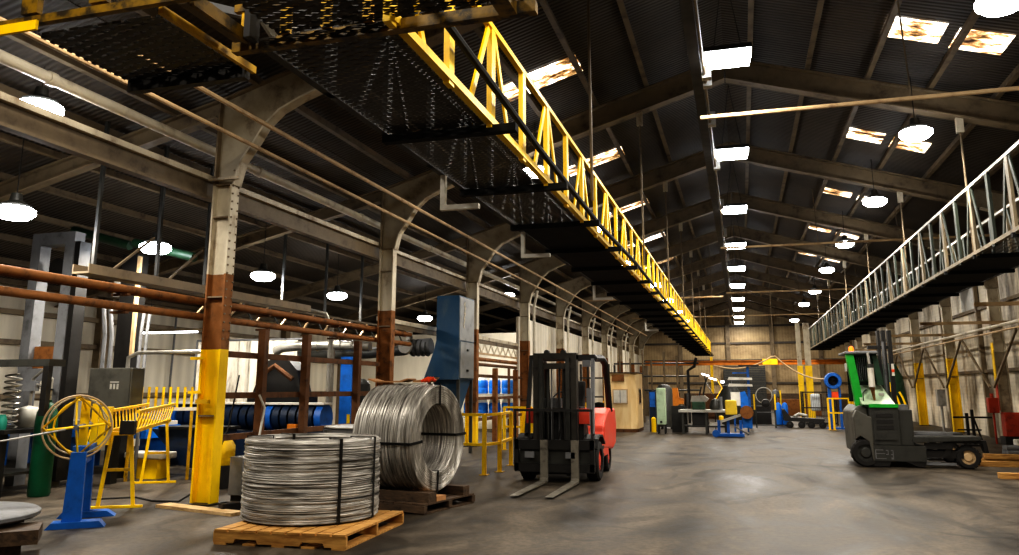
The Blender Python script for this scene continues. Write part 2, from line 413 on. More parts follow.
# ------------------------------------------------------------------ portal frame columns
def column(k, side):
    s = side; y = FY[k]; t = .03; f = .095
    e = .18 if s > 0 else 0; XO = 7.5+e
    xi, xo = (7.17+e)*s, XO*s
    where = 'aisle row' if s < 0 else 'row along the whitewashed wall'
    if s < 0:
        lab = 'steel I-column, yellow below, rust and cream above, %s of the aisle row from the wire coils' % ORD[k]
    else:
        lab = 'cream steel I-column with yellow base, %s of the row along the whitewashed wall' % ORD[k-2]
    th = thing('steel_column', lab, 'column', ((xi+xo)/2, y, 0), 0, 'columns of the aisle row' if s < 0 else 'columns along the whitewashed wall')
    def seg(name, z0, z1, mat):
        a, b = sorted((xi, xi+t*s)); c, d = sorted((xo, xo-t*s))
        m = MB().box(a, b, y-f, y+f, z0, z1).box(c, d, y-f, y+f, z0, z1).box(min(xi,xo)+t, max(xi,xo)-t, y-.012, y+.012, z0, z1)
        return m.build(name, mat, th)
    zy, zr = (2.15, 3.25) if s < 0 else (2.68, 2.68)
    if s < 0 and k > 0: zy = .9
    sg = seg('base_section', 0.02, zy, M['yellow'] if not (s > 0 and k == 3) else M['haunch'])
    if s > 0 and k == 3:
        sg['label'] = 'bare lower section'
        MB().box(7.33, 7.349, y-.1, y+.1, .95, 1.75).build('red_flange', M['red_dark'], th)
        MB().box(7.33, 7.349, y-.1, y+.1, 1.75, 2.95).build('yellow_flange', M['yellow'], th)
    MB().box(min(xi,xo)-.06, max(xi,xo)+.06, y-.2, y+.2, 0, .02).build('base_plate', M['dark'], th)
    if zr > zy: seg('rusty_section', zy, zr, M['rust'])
    seg('upper_section', zr, 4.6, M['cream'])
    # curved haunch that turns into the rafter
    ip = [(x+e, z-.3*e) for x, z in [(7.17,4.6+.3*e),(7.08,4.95),(6.86,5.25),(6.7,5.5),(6.45,5.72),(6.1,5.88),(5.7,6.02)]]
    top = [((5.55+e), raf_z((5.55+e))+.45), (XO, raf_z(XO)+.45)]
    web = [(x*s, z) for x, z in ip] + [((5.55+e)*s, raf_z((5.55+e)))] + [(x*s, z) for x, z in top] + [(XO*s, 4.6)]
    MB().prism(web, 'XZ', y-.012, y+.012).build('haunch_web', M['haunch'], th)
    path = [(x*s, z) for x, z in ip]
    MB().strip(path, 'XZ', y-f, y+f, .03*s).build('haunch_flange', M['cream'], th)
    m = MB().box(min(xo, xo-t*s), max(xo, xo-t*s), y-f, y+f, 4.6, raf_z(XO)+.45)
    m.strip([((5.55+e)*s, raf_z((5.55+e))+.44), (XO*s, raf_z(XO)+.44)], 'XZ', y-f, y+f, .03*s)
    m.build('outer_flange', M['beam'], th)
    m = MB()
    for z in ((1.2, 2.9, 4.1, 4.6) if s < 0 else (2.0, 3.4, 4.6)):
        m.box(min(xi,xo)+t, max(xi,xo)-t, y-f+.01, y+f-.01, z, z+.02)
    m.build('stiffener', M['beam'], th)
    if s < 0 and k == 0:
        m = MB()
        for z in [2.3+.12*i for i in range(22)]:
            for dy in (-.07, .07): m.cyl((xi, y+dy, z), (xi+.018, y+dy, z), .014, 6)
        m.build('bolt_row', M['beam'], th)
        MB().box(-7.62, -7.4, y-.16, y-.1, 2.0, 2.04).box(-7.62, -7.4, y-.16, y-.1, 1.52, 1.56).build('hook_bracket', M['yellow'], th)
        MB().box(-7.45, -7.25, y-.2, y-.13, 1.38, 1.44).build('ledge', M['yellow_dull'], th)
    return th
for k in range(10): column(k, -1)
for k in range(2, 10): column(k, 1)

# ------------------------------------------------------------------ rafters and purlins
for k in range(10):
    y = FY[k]
    for s in (-1, 1):
        m = MB()
        x0, x1 = .02*s, (5.6 if s < 0 else 5.78)*s
        m.strip([(x0, raf_z(x0)), (x1, raf_z(x1))], 'XZ', y-.13, y+.13, .03*-s)
        m.strip([(x0, raf_z(x0)+.42), (x1, raf_z(x1)+.42)], 'XZ', y-.13, y+.13, .03*-s)
        m.prism([(x0, raf_z(x0)), (x1, raf_z(x1)), (x1, raf_z(x1)+.44), (x0, raf_z(x0)+.44)], 'XZ', y-.012, y+.012)
        tag(m.build('roof_rafter', M['beam']), 'brown steel roof rafter, %s from the front, over the %s slope' % (ORD[k], 'aisle side' if s < 0 else 'whitewashed wall side'), 'roof beam', 'rafters of the main roof')
    m = MB()
    x0, x1 = XL+.05, -7.54
    m.strip([(x0, aisle_z(x0)), (x1, aisle_z(x1))], 'XZ', y-.09, y+.09, .03)
    m.prism([(x0, aisle_z(x0)), (x1, aisle_z(x1)), (x1, aisle_z(x1)+.28), (x0, aisle_z(x0)+.28)], 'XZ', y-.012, y+.012)
    m.strip([(x0, aisle_z(x0)+.25), (x1, aisle_z(x1)+.25)], 'XZ', y-.09, y+.09, .03)
    tag(m.build('roof_rafter', M['beam']), 'steel rafter of the low aisle roof, %s from the front' % ORD[k], 'roof beam', 'rafters of the aisle roof')
px = [.5+1.06*i for i in range(7)]
for s in (-1, 1):
    for i, x in enumerate(px):
        X = x*s; z = raf_z(X)+.45
        m = MB().box(X-.05, X+.05, YF, YB, z, z+.02).box(X-.008, X+.008, YF, YB, z+.02, z+.15)
        tag(m.build('roof_purlin', M['purlin']), 'long roof purlin under dark sheeting, %s from the ridge on the %s slope' % (ORD[i], 'aisle side' if s < 0 else 'whitewashed wall side'), 'roof beam', 'purlins of the main roof')
for i in range(8):
    X = -8.3 - 1.1*i; z = aisle_z(X)+.28
    m = MB().box(X-.05, X+.05, YF, YB, z, z+.02).box(X-.008, X+.008, YF, YB, z+.02, z+.12)
    tag(m.build('roof_purlin', M['purlin']), 'purlin under the low aisle roof, %s from the column row' % ORD[i], 'roof beam', 'purlins of the aisle roof')

# ------------------------------------------------------------------ lamps
def light(name, loc, power, size, col=(1,.93,.82), spread=180):
    l = bpy.data.lights.new(name, 'AREA'); l.shape = 'DISK'; l.size = size; l.energy = power; l.color = col; l.spread = R(spread)
    o = bpy.data.objects.new(name, l); C.objects.link(o); o.location = loc
    return o
def linear_lamp(loc, label, first=[None]):
    x, y, z = loc
    if first[0] is None:
        t = thing('ridge_lamp', label, 'lamp', loc, 0, 'lamps under the roof ridge')
        MB().box(x-.34, x+.34, y-.19, y+.19, z, z+.07).build('housing', M['dark_gray'], t)
        MB().prism([(x-.33, z), (x+.33, z), (x+.29, z-.14), (x-.29, z-.14)], 'XZ', y-.17, y+.17).build('diffuser', M['lens'], t)
        MB().tube([(x-.2, y, z+.07), (x, y, z+1.45)], .006, 5).tube([(x+.2, y, z+.07), (x, y, z+1.45)], .006, 5).build('hanging_wire', M['dark'], t)
        first[0] = t
    else:
        t = dup(first[0], loc, label)
    return t
for k in range(10):
    y = [11.2, 16.15, 21.5, 27.2, 32.6, 38.2, 44.2, 49.8, 55.2, 60.4][k]
    linear_lamp((.06, y, 6.42), 'white hanging lamp under the roof ridge, %s in line from the front' % ORD[k])
    light('ridge_light', (.06, y, 6.24), 130, .5)
def disc_lamp(loc, label, group, first={}, r=.27, drop=1.0):
    x, y, z = loc
    if drop not in first:
        t = thing('high_bay_lamp', label, 'lamp', loc, 0, group)
        MB().lathe([(.001,.22),(.07,.21),(.09,.1),(.16,.06),(r*.8,.03),(r*.8,0.0)], (x,y,z), n=20).build('housing', M['dark_gray'], t, True)
        MB().lathe([(r*.8,.0),(r,-.03),(r,-.09),(.19,-.16),(.001,-.18)], (x,y,z), n=20).build('diffuser', M['lens'], t, True)
        MB().cyl((x,y,z+.22), (x,y,z+drop), .008, 5).build('hanging_wire', M['dark'], t)
        first[drop] = t
    else:
        t = dup(first[drop], loc, label, group=group)
    return t
for k, (x, y) in enumerate([(3.15,9.7),(3.2,14.7),(3.33,20.1),(3.34,26.0),(3.36,31.7),(3.5,38.7),(3.45,44.7),(3.6,55.4)]):
    disc_lamp((x, y, 6.1), 'round high-bay lamp hung on the whitewashed wall side, %s from the front' % ORD[k], 'high-bay lamps over the main hall')
    light('bay_light', (x, y, 5.92), 150, .55)
for k in range(7):
    y = 15.2+6.4*k
    if k in (0, 1, 2): light('bay_light', (-3.9, y, 5.9), 110, .5); 
    else: light('bay_light', (-3.4, y, 5.92), 120, .5)
    disc_lamp(((-3.9 if k < 3 else -3.4), y, 6.1), 'round high-bay lamp hung above the yellow catwalk, %s from the front' % ORD[k], 'high-bay lamps over the main hall')
for k, (x, y) in enumerate([(-9.98,8.54),(-10.1,11.55),(-10.33,15.27),(-10.6,19.2),(-11.0,26.5)]):
    disc_lamp((x, y, 4.17), 'round lamp hanging in the low side aisle, %s from the front' % ORD[k], 'lamps in the side aisle', drop=1.15)
    light('aisle_light', (x, y, 3.96), 130, .5)
for k, (x, y) in enumerate([(-8.3,7.27),(-8.35,28.2)]):
    disc_lamp((x, y, 5.12), 'round lamp hanging close behind the column row, %s of two from the front' % ORD[k], 'lamps in the side aisle', drop=.5)
    light('aisle_light', (x, y, 4.93), 70, .5)
# added fill lights without fixtures, brightening the front bays and the end wall
for x, y in ((-3, 57), (3, 57), (.06, 5.5), (.06, 0), (3.2, 4), (3.2, -2), (-3.4, 2.2), (-3.4, -2), (-5.2, 6.2)):
    light('added_fill_light', (x, y, 6.2), 120, .6)
for y in (2.0,): light('added_aisle_fill', (-10.9, y, 4.0), 60, .5)  # added bare fill light, out of view, to brighten the near aisle

# ------------------------------------------------------------------ ridge tray, branch pipes
t = thing('ridge_cable_tray', 'dark cable tray with pale conduit running under the roof ridge', 'cable tray', (-.42, 30, 6.4))
MB().box(-.5, -.34, 3, 61.5, 6.36, 6.52).build('tray', M['dark'], t)
MB().tube([(-.3, 3, 6.36), (-.3, 61, 6.36)], .022, 6).build('conduit', M['beam'], t)
for y in (9.0, 11.7, 12.05, 14, 17, 21, 25, 30): MB().box(-.34, -.2, y, y+.14, 6.3, 6.56).build('junction_box', M['gray_light'], t)
def branch(y, z, x0, x1, label, drops, slope=0):
    t = thing('branch_pipe', label, 'pipe', ((x0+x1)/2, y, z), 0, 'pipes crossing under the roof')
    MB().tube([(x0, y, z+slope*abs(x0)), (x1, y, z+slope*abs(x1))], .035, 8).build('pipe', M['pipe_tan'], t)
    for x in drops:
        MB().cyl((x, y, z), (x-.05, y, raf_z(x)+.45), .012, 6).build('hanger', M['purlin'], t)
branch(12, 5.76, -.4, 6.9, 'pale branch pipe crossing under the roof on the whitewashed wall side, first from the front', [2.6, 5.2])
branch(24.4, 5.82, -.4, 7.0, 'pale branch pipe crossing under the roof on the whitewashed wall side, second from the front', [2.4, 4.6])
branch(36, 5.78, -.45, 7.0, 'pale branch pipe crossing under the roof on the whitewashed wall side, third from the front', [2.6, 5.0])
branch(47.5, 5.75, -6.2, 6.2, 'thin branch pipe spanning the whole far roof', [-3, 3])
branch(34, 5.4, -6.4, -.55, 'branch pipe crossing above the yellow catwalk under the roof', [-3, -1])
# ------------------------------------------------------------------ hanging catwalks
def catwalk(name, label, xa, xb, zd, zt, y0, y1, step, near, mats, wid, cross_out):
    """xa..xb deck, zd deck height, zt rail height; the truss on side `near` faces the middle of the hall"""
    t = thing(name, label, 'catwalk', ((xa+xb)/2, (y0+y1)/2, zd))
    n = int((y1-y0)/step)
    for i in range(0, n, 2):
        a = y0+i*step; b = min(a+2*step, y0+n*step)
        MB().box(xa+.04, xb-.04, a+.02, b-.02, zd, zd+.012).build('deck_panel', M['mesh'] if i < 6 else M['black'], t)
    for i in range(2 if near > 0 else 0, n+1, 2):
        a = y0+i*step
        m = MB().box(xa-(cross_out if near < 0 else .02), xb+(cross_out if near > 0 else .02), a-.04, a+.04, zd-.07, zd-.005)
        m.build('cross_beam', M['black'], t)
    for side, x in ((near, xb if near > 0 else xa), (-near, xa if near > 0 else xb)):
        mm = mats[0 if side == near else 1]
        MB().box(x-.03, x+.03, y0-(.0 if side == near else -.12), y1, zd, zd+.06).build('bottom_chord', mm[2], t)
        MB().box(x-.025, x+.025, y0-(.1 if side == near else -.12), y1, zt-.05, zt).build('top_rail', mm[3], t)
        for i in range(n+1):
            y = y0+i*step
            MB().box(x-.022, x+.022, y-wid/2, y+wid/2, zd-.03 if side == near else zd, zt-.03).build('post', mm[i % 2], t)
        for i in range(n):
            y = y0+i*step
            p, q = (y+.08, zt-.06), (y+step*.52, zd+.06)
            if i % 2: p, q = (y+step-.08, zt-.06), (y+step*.48, zd+.06)
            MB().bar((x, p[0], p[1]), (x, q[0], q[1]), wid*.62, .02, (1,0,0)).build('diagonal_brace', mm[1], t)
    return t
Y1 = M['yellow_clean']; Y2 = M['yellow_dull']; YW = M['yellow_worn']
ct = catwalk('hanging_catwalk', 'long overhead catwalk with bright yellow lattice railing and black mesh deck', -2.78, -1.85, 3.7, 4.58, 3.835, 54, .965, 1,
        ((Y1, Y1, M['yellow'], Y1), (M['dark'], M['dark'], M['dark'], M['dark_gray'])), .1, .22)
ct2 = catwalk('hanging_catwalk', 'long overhead catwalk with bare gray-green lattice railing by the whitewashed wall', 3.94, 5.05, 3.82, 5.02, 8.7, 49, 1.0, -1,
        ((M['truss'], M['truss_green'], M['truss'], M['gray_light']), (M['truss'], M['truss_green'], M['dark'], M['gray_light'])), .125, .06)
# parts only the yellow catwalk has
MB().tube([(-1.76, 2.5, 3.95), (-1.76, 4.3, 4.0), (-1.75, 7, 3.86), (-1.76, 10.5, 3.8), (-1.74, 14, 3.84), (-1.76, 20, 3.8), (-1.76, 30, 3.82), (-1.76, 45, 3.8)], .03, 8).build('cable', M['rubber'], ct)
for y in (7.05, 10.05, 15.45, 24.4):
    MB().box(-2.78, -2.73, y-.03, y+.03, 3.33, 3.69).box(-2.73, -2.38, y-.03, y+.03, 3.33, 3.38).build('hanging_bracket', M['white'], ct)
MB().box(-1.93, -1.77, 53.6, 53.85, 0.0, 3.6).build('end_post', Y1, ct)
MB().box(-1.94, -1.76, 53.59, 53.86, 0.0, 1.0).build('end_post_foot', M['red_dark'], ct)
# deck end over the camera side
m = MB().box(-2.6, -1.15, 2.5, 3.85, 3.72, 3.735); m.build('end_deck_panel', M['mesh'], ct)
MB().box(-2.98, -1.0, 3.92, 3.98, 3.68, 3.75).build('end_beam', YW, ct)
MB().box(-2.95, -1.75, 3.88, 3.92, 3.93, 3.98).build('end_rail', YW, ct)
for x in (-2.9, -2.62, -2.34, -2.06): MB().box(x, x+.06, 3.89, 3.93, 3.75, 3.93).build('batten', Y2, ct)
MB().box(-1.2, -1.1, 2.4, 3.9, 3.66, 3.78).build('end_deck_rim', YW, ct)
MB().box(-1.1, -1.02, 3.9, 3.98, 3.78, 4.6).build('corner_post', YW, ct)
MB().bar((-1.82, 4.9, 4.56), (-1.1, 3.95, 4.56), .04, .04).build('gate_rail', Y1, ct)
# side platform off the catwalk
sp = thing('side_platform', 'black mesh platform with yellow edge beams at the near end of the yellow catwalk', 'platform', (-3.5, 3.8, 3.68))
MB().box(-4.0, -3.1, 3.42, 4.2, 3.7, 3.715).build('deck_panel', M['mesh'], sp)
m = MB()
for i in range(12): m.box(-3.98+.075*i, -3.965+.075*i, 3.45, 4.18, 3.716, 3.73)
m.build('deck_bars', M['black'], sp)
MB().box(-4.7, -2.75, 3.30, 3.34, 3.71, 3.76).build('front_beam', YW, sp)
MB().box(-4.7, -3.85, 3.28, 3.298, 3.66, 3.72).build('front_beam_lip', Y1, sp)
MB().box(-4.03, -3.08, 4.2, 4.26, 3.64, 3.75).build('rear_beam', M['dark'], sp)
MB().box(-3.97, -3.72, 4.262, 4.275, 3.66, 3.70).build('warning_strip', Y1, sp)
MB().box(-3.06, -3.03, 3.36, 4.26, 3.68, 3.73).build('edge_beam', Y2, sp)
MB().box(-2.93, -2.87, 3.36, 3.88, 3.72, 3.80).build('inner_beam', M['purlin'], sp)
MB().box(-2.85, -2.82, 3.36, 3.88, 3.70, 3.78).build('inner_edge', YW, sp)
for x in (-4.0, -3.5): MB().box(x, x+.12, 3.3, 3.34, 3.78, 4.3).build('rail_post', YW, sp)
MB().box(-4.6, -3.0, 3.3, 3.34, 4.25, 4.29).build('hand_rail', YW, sp)
# bluish steel bracing above the junction
bt = thing('bracing_frame', 'gray steel bracing frame above the catwalk junction, seen over the yellow cross beam', 'bracing', (-3.3, 4.9, 4.3))
for a, b, w in (((-3.75, 4.6, 4.45), (-3.1, 5.3, 4.45), .05), ((-3.5, 4.6, 4.5), (-2.9, 5.3, 4.5), .05), ((-3.25, 4.7, 4.35), (-2.85, 5.0, 4.75), .09)):
    MB().bar(a, b, w, .06).build('strut', M['gray'], bt)
for x in (-3.45, -3.25): MB().bar((x, 4.9, 4.43), (x+.06, 5.0, 4.3), .04, .05).build('gusset', M['gray_light'], bt)
# hanger rods
def hanger(x, y, z, lab, group):
    t = thing('hanger_rod', lab, 'hanger', (x, y, z), 0, group)
    MB().cyl((x, y, z), (x, y, raf_z(x)-.27), .02, 8).build('rod', M['purlin'], t)
    MB().box(x-.06, x+.06, y-.05, y+.05, raf_z(x)-.3, raf_z(x)-.005).build('clamp', M['cream'], t)
for k in range(0, 7):
    hanger(-1.74, FY[k], 4.0, 'thin steel rod hanging the yellow catwalk from the roof, %s from the front' % ORD[k], 'hangers of the yellow catwalk')
for k in range(0, 7):
    hanger(4.11, FY[k], 3.85, 'steel rod hanging the bare gray catwalk from the roof, %s from the front' % ORD[k], 'hangers of the gray catwalk')

# ------------------------------------------------------------------ pipes, girders and rails along the aisle columns
m = MB().tube([(-7.82, -3, 5.27), (-7.82, 61, 5.27)], .075, 12)
t = thing('roof_drain_pipe', 'thick pale pipe with couplings running behind the column row', 'pipe', (-7.78, 30, 5.2))
m.build('pipe', M['pipe_white'], t, True)
for y in (6.9, 11.2, 15, 19, 24, 30): MB().tube([(-7.82, y, 5.27), (-7.82, y+.1, 5.27)], .09, 12).build('coupling', M['pipe_white'], t, True)
tag(MB().tube([(-6.76, -2, 5.14), (-6.76, 52, 5.08)], .032, 8).build('conduit_pipe', M['pipe_tan'], None, True), 'thin tan pipe along the column row, lower of the two in front', 'pipe')
tag(MB().tube([(-6.5, 6.9, 5.40), (-6.5, 58, 5.36)], .036, 8).build('conduit_pipe', M['pipe_tan'], None, True), 'thin tan pipe along the column row, upper of the two in front', 'pipe')
t = thing('crane_girder', 'cream topped steel girder bolted along the outer side of the aisle columns', 'girder', (-7.66, 30, 4.4))
MB().box(-7.72, -7.54, -3, 61, 4.68, 4.76).build('flange', M['cream'], t)
MB().box(-7.645, -7.615, -3, 61, 4.44, 4.68).box(-7.70, -7.56, -3, 61, 4.40, 4.44).build('web', M['purlin'], t)
m = MB()
MB().box(-7.54, -7.02, FY[0]-.16, FY[0]-.11, 4.66, 4.70).build('tie_plate', M['cream'], t)
t = thing('runway_beam', 'lower cream beam bolted to the aisle columns past the second column', 'girder', (-7.6, 22, 3.0))
MB().box(-7.62, -7.53, 15.6, 26.8, 3.05, 3.15).build('flange', M['cream'], t)
MB().box(-7.595, -7.555, 15.6, 26.8, 2.93, 3.05).build('web', M['purlin'], t)
t = thing('lattice_girder', 'rusty cream lattice girder under the beam behind the forklift', 'girder', (-7.6, 24, 2.6))
MB().box(-7.6, -7.54, 21.4, 26.7, 2.60, 2.66).build('bottom_chord', M['pipe_tan'], t)
for i in range(8):
    y = 21.5+i*.64
    MB().bar((-7.57, y, 2.66), (-7.57, y+.3, 2.92), .05, .02, (1,0,0)).build('lattice_bar', M['cream'], t)
    MB().bar((-7.57, y+.32, 2.92), (-7.57, y+.62, 2.66), .05, .02, (1,0,0)).build('lattice_bar', M['cream'], t)
for z, lab in ((2.86, 'upper'), (2.63, 'lower')):
    t = thing('pipe_rail', 'rust-brown double pipe rail running along the aisle columns, %s of the pair' % lab, 'pipe rail', (-7.64, 15, z))
    for dx, mm in ((0, M['rust']), (-.13, M['rust_dark'])):
        if z < 2.7 and dx: continue
        MB().tube([(-7.6+dx, 3.5, z), (-7.6+dx, 17.4, z)], .052, 10).build('pipe', mm, t, True)
    for y in (5.5, 8.2, 11.4, 13.8, 16.5):
        MB().box(-7.8, -7.55, y, y+.06, z-.085, z-.055).build('clamp', M['rust_dark'], t)
t = thing('pipe_rail', 'short rust pipe rail along the columns beside the shelf of blue drums', 'pipe rail', (-7.6, 24, 2.4))
MB().tube([(-7.6, 21.4, 2.46), (-7.6, 26.7, 2.46)], .06, 10).build('pipe', M['rust'], t, True)
MB().tube([(-7.6, 21.4, 2.3), (-7.6, 26.7, 2.3)], .05, 10).build('lower_pipe', M['rust_dark'], t, True)
t = thing('cable_tray', 'gray cable tray hung in the side aisle behind the rust pipe rails', 'cable tray', (-9.05, 11, 3.2))
MB().box(-9.2, -8.9, 8.9, 15, 3.22, 3.25).box(-9.2, -9.18, 8.9, 15, 3.25, 3.36).box(-8.92, -8.9, 8.9, 15, 3.25, 3.36).build('tray', M['beam'], t)
for y in (9.1, 10.4, 11.6): MB().box(-9.08, -9.03, y, y+.05, 3.36, aisle_z(-9.05)+.25).build('hanger', M['dark_gray'], t)
for y, d in ((10.4, .9), (11.6, .9)): MB().bar((-9.05, y-.1, 4.0), (-9.05, y-d, 3.36), .04, .03).build('brace', M['purlin'], t)
tag(MB().tube([(-9.05, 15.06, 3.28), (-8.7, 15.3, 3.2), (-8.6, 15.4, 2.9), (-8.6, 15.4, .0)], .05, 8).build('conduit_pipe', M['galv'], None, True), 'galvanised pipe curving down from the gray cable tray to the floor', 'pipe')
# brown guard frame of posts and rails between the first two columns
t = thing('post_fence', 'brown rusty guard frame of posts and three rails behind the upright wire coil', 'guard frame', (-7.3, 12.6, 0))
for y in (10.92, 12.22, 14.15): MB().box(-7.36, -7.24, y-.06, y+.06, 0, 2.52).build('post', M['rust_dark'], t)
for z in (2.1, 1.49, .88):
    MB().box(-7.41, -7.36, 9.93, 15.3, z-.045, z+.045).build('rail', M['rust_dark'], t)
for y in (9.93,):
    MB().box(-7.43, -7.3, y, y+.08, .05, .15).build('rail_end', M['dark'], t)
t = thing('post_fence', 'brown rusty guard frame of posts and rails in front of the shelf of blue drums', 'guard frame', (-7.3, 23.9, 0))
for y in (23.3, 25.6): MB().box(-7.37, -7.23, y-.07, y+.07, 0, 2.2).build('post', M['rust'], t)
for z in (1.95, 1.3, .7): MB().box(-7.42, -7.37, 21.4, 26.7, z-.045, z+.045).build('rail', M['rust_dark'], t)
# vertical conduits on the far aisle columns
for k in range(3, 8):
    y = FY[k]-.25
    tag(MB().tube([(-6.93, y, .0), (-6.93, y, 4.4), (-6.86, y, 4.7), (-6.8, y, 5.0)], .05, 8).build('downpipe', M['pipe_white'], None, True), 'pale downpipe standing beside the %s aisle column from the wire coils' % ORD[k], 'pipe', 'downpipes at the aisle columns')

t = thing('overhead_truss', 'thin tan lattice truss hung under the aisle roof behind the rust pipe rails', 'truss', (-10.0, 17, 2.95))
MB().box(-10.02, -9.98, 12.6, 22.4, 3.36, 3.40).build('top_chord', M['beam'], t)
MB().box(-10.02, -9.98, 12.6, 22.4, 2.94, 2.98).build('bottom_chord', M['beam'], t)
for i in range(10):
    y = 12.65+i*.97
    MB().bar((-10, y, 2.97), (-10, y+.46, 3.37), .035, .03, (1,0,0)).build('lattice_bar', M['pipe_tan'], t)
    MB().bar((-10, y+.48, 3.37), (-10, y+.94, 2.97), .035, .03, (1,0,0)).build('lattice_bar', M['dark_gray'], t)
    if i % 2: MB().box(-10.03, -9.97, y, y+.05, 3.4, aisle_z(-10)+.25).build('hanger', M['dark_gray'], t)
# ------------------------------------------------------------------ wire coils on pallets
def coil_profile(ri, ro, h, n, depth):
    """closed section: bumpy outside, bumpy inside, wires running round"""
    pr = []
    for i in range(n*2+1):
        z = h*i/(n*2); pr.append((ro + (depth if i % 2 else 0) + rnd(-.006, .006), z))
    m = 10
    for i in range(1, m*2): pr.append((ro + (ri-ro)*i/(m*2), h + (.008 if i % 2 else -.004)))
    for i in range(n*2+1):
        z = h*(1-i/(n*2)); pr.append((ri - (depth if i % 2 else 0), z))
    for i in range(1, m*2): pr.append((ri + (ro-ri)*i/(m*2), -.008 if i % 2 else .004))
    return pr
def loose_ring(mb, r, z, tilt, ph, rad, mat=None, c=(0,0,0), n=56):
    pts = []
    for i in range(n):
        a = 2*PI*i/n
        p = Vector(((r+.006*math.sin(3*a+ph))*math.cos(a), (r+.006*math.sin(2*a+ph))*math.sin(a), z + tilt*math.sin(a+ph)))
        if mat is not None: p = mat @ p
        pts.append(p + Vector(c))
    mb.tube(pts, rad, 5, closed=True)
def wire_coil(label, c, ri, ro, h, mat4, straps, group, flat=True):
    t = thing('wire_coil', label, 'wire coil', c, 0, group)
    mm = mat4
    wm = M['wire'] if flat else M['wire2']
    MB().lathe(coil_profile(ri, ro, h, 26, .013), c, 'Z', 72, mm, closed=True).build('wound_body', wm, t, True)
    m = MB()
    for i in range(40):
        loose_ring(m, ro+.004+rnd(0, .012), h*(.02+.96*i/39), rnd(-.012, .012), rnd(0, 6), .010, mm, c)
    for i in range(12):
        loose_ring(m, ri+(ro-ri)*(.05+.9*i/11), h+.002, rnd(0, .006), rnd(0, 6), .0075, mm, c)
    w = m.build('outer_turns', wm, t, True); w['kind'] = 'stuff'
    for a in straps:
        ca, sa = math.cos(a), math.sin(a); pts = []
        for r, z in ((ri-.02, -.004), (ri-.02, h+.02), (ro+.032, h+.02), (ro+.032, -.004)):
            pts.append(mm @ Vector((r*ca, r*sa, z)) + Vector(c))
        tv = mm @ Vector((-sa, ca, 0))
        m = MB()
        for i in range(4):
            m.bar(pts[i], pts[(i+1) % 4], .034, .006, (pts[(i+1) % 4]-pts[i]).cross(tv))
        m.build('strap', M['strap'], t)
    return t
I4 = Matrix.Identity(3)
wire_coil('bright steel wire coil lying flat on the pale pine pallet', (-4.87, 8.42, .168), .5, .755, .86, I4, (R(-38), R(0), R(150), R(195)), 'steel wire coils')
A = R(-10)
m2 = Matrix.Rotation(A, 3, 'Z') @ Matrix.Rotation(PI/2, 3, 'Y')
ax = m2 @ Vector((0,0,1))
c2 = Vector((-4.53, 10.45, .93)) - ax*.47
wire_coil('steel wire coil standing on its rim on the dark weathered pallet', tuple(c2), .46, .70, .94, m2, (-.05, -1.5, 1.6, PI), 'steel wire coils', False)

def pallet(label, loc, rz, L, W, mat, notch=True, h=.15, boards=9, group=None):
    t = thing('pallet', label, 'pallet', loc, rz, group)
    for y in (-W/2+.025, 0, W/2-.025):
        if notch:
            poly = [(-L/2,.0),(-L/2,h-.02)]
            poly = [(-L/2,.02),(-L/2,h-.022),(L/2,h-.022),(L/2,.02)]
            for c in (L/4, -L/4): poly += [(c+.14,.02),(c+.12,.06),(c-.12,.06),(c-.14,.02)]
            MB().prism(poly, 'XZ', y-.02, y+.02).build('stringer', mat, t)
        else:
            MB().box(-L/2, L/2, y-.04, y+.04, .02, h-.022).build('stringer', mat, t)
    w = L/boards
    for i in range(boards):
        x = -L/2+i*w
        MB().box(x+.012, x+w-.012, -W/2, W/2, h-.022, h).build('deck_board', mat, t)
    for i in range(0, boards, 2):
        x = -L/2+i*w
        MB().box(x+.012, x+w-.012, -W/2, W/2, 0, .02).build('bottom_board', mat, t)
    return t
pallet('pale pine pallet under the wire coil that lies flat', (-4.68, 8.2, 0), R(3), 1.5, 1.62, M['pine'])
t = pallet('dark weathered pallet under the wire coil standing on its rim', (-4.42, 10.45, 0), R(-12), 1.15, 1.25, M['old_wood'], False, .13, 7)
t = thing('timber_cradle', 'weathered timber blocks wedged under the standing wire coil', 'timber', (-4.42, 10.45, .131), R(-12))
MB().box(-.55, .55, -.5, -.32, 0, .12).build('block', M['old_wood'], t)
MB().box(-.55, .55, .36, .52, 0, .12).build('block', M['old_wood'], t)
MB().box(.1, .56, -.32, -.1, 0, .06).build('wedge', M['card'], t)
# scraps lying on top of the standing coil
tag(MB().prism([(-.32,.04),(-.2,.0),(.2,.0),(.32,.04),(.3,.055),(.18,.02),(-.18,.02),(-.3,.055)], 'XZ', -.15, .15).build('cardboard_pad', M['card']), 'curved brown cardboard pad on top of the standing wire coil', 'cardboard').location = (-4.85, 10.5, 1.68)
o = tag(MB().prism([(-.15,0),(.12,0),(.2,.07),(.1,.04),(-.12,.03)], 'XZ', -.1, .1).build('cardboard_pad', M['card']), 'ragged cardboard pad on the standing coil, beside the orange scrap', 'cardboard'); o.location = (-4.33, 10.52, 1.68)
m = MB()
for i in range(3): m.tube([(-.1+.05*i, -.06, .02), (-.02+.04*i, 0, .07), (.08, .05-.03*i, .03)], .02, 6)
o = tag(m.build('strap_scrap', M['orange_red'], None, True), 'crumpled orange strap scrap on the standing wire coil', 'scrap'); o.location = (-4.2, 10.3, 1.672)

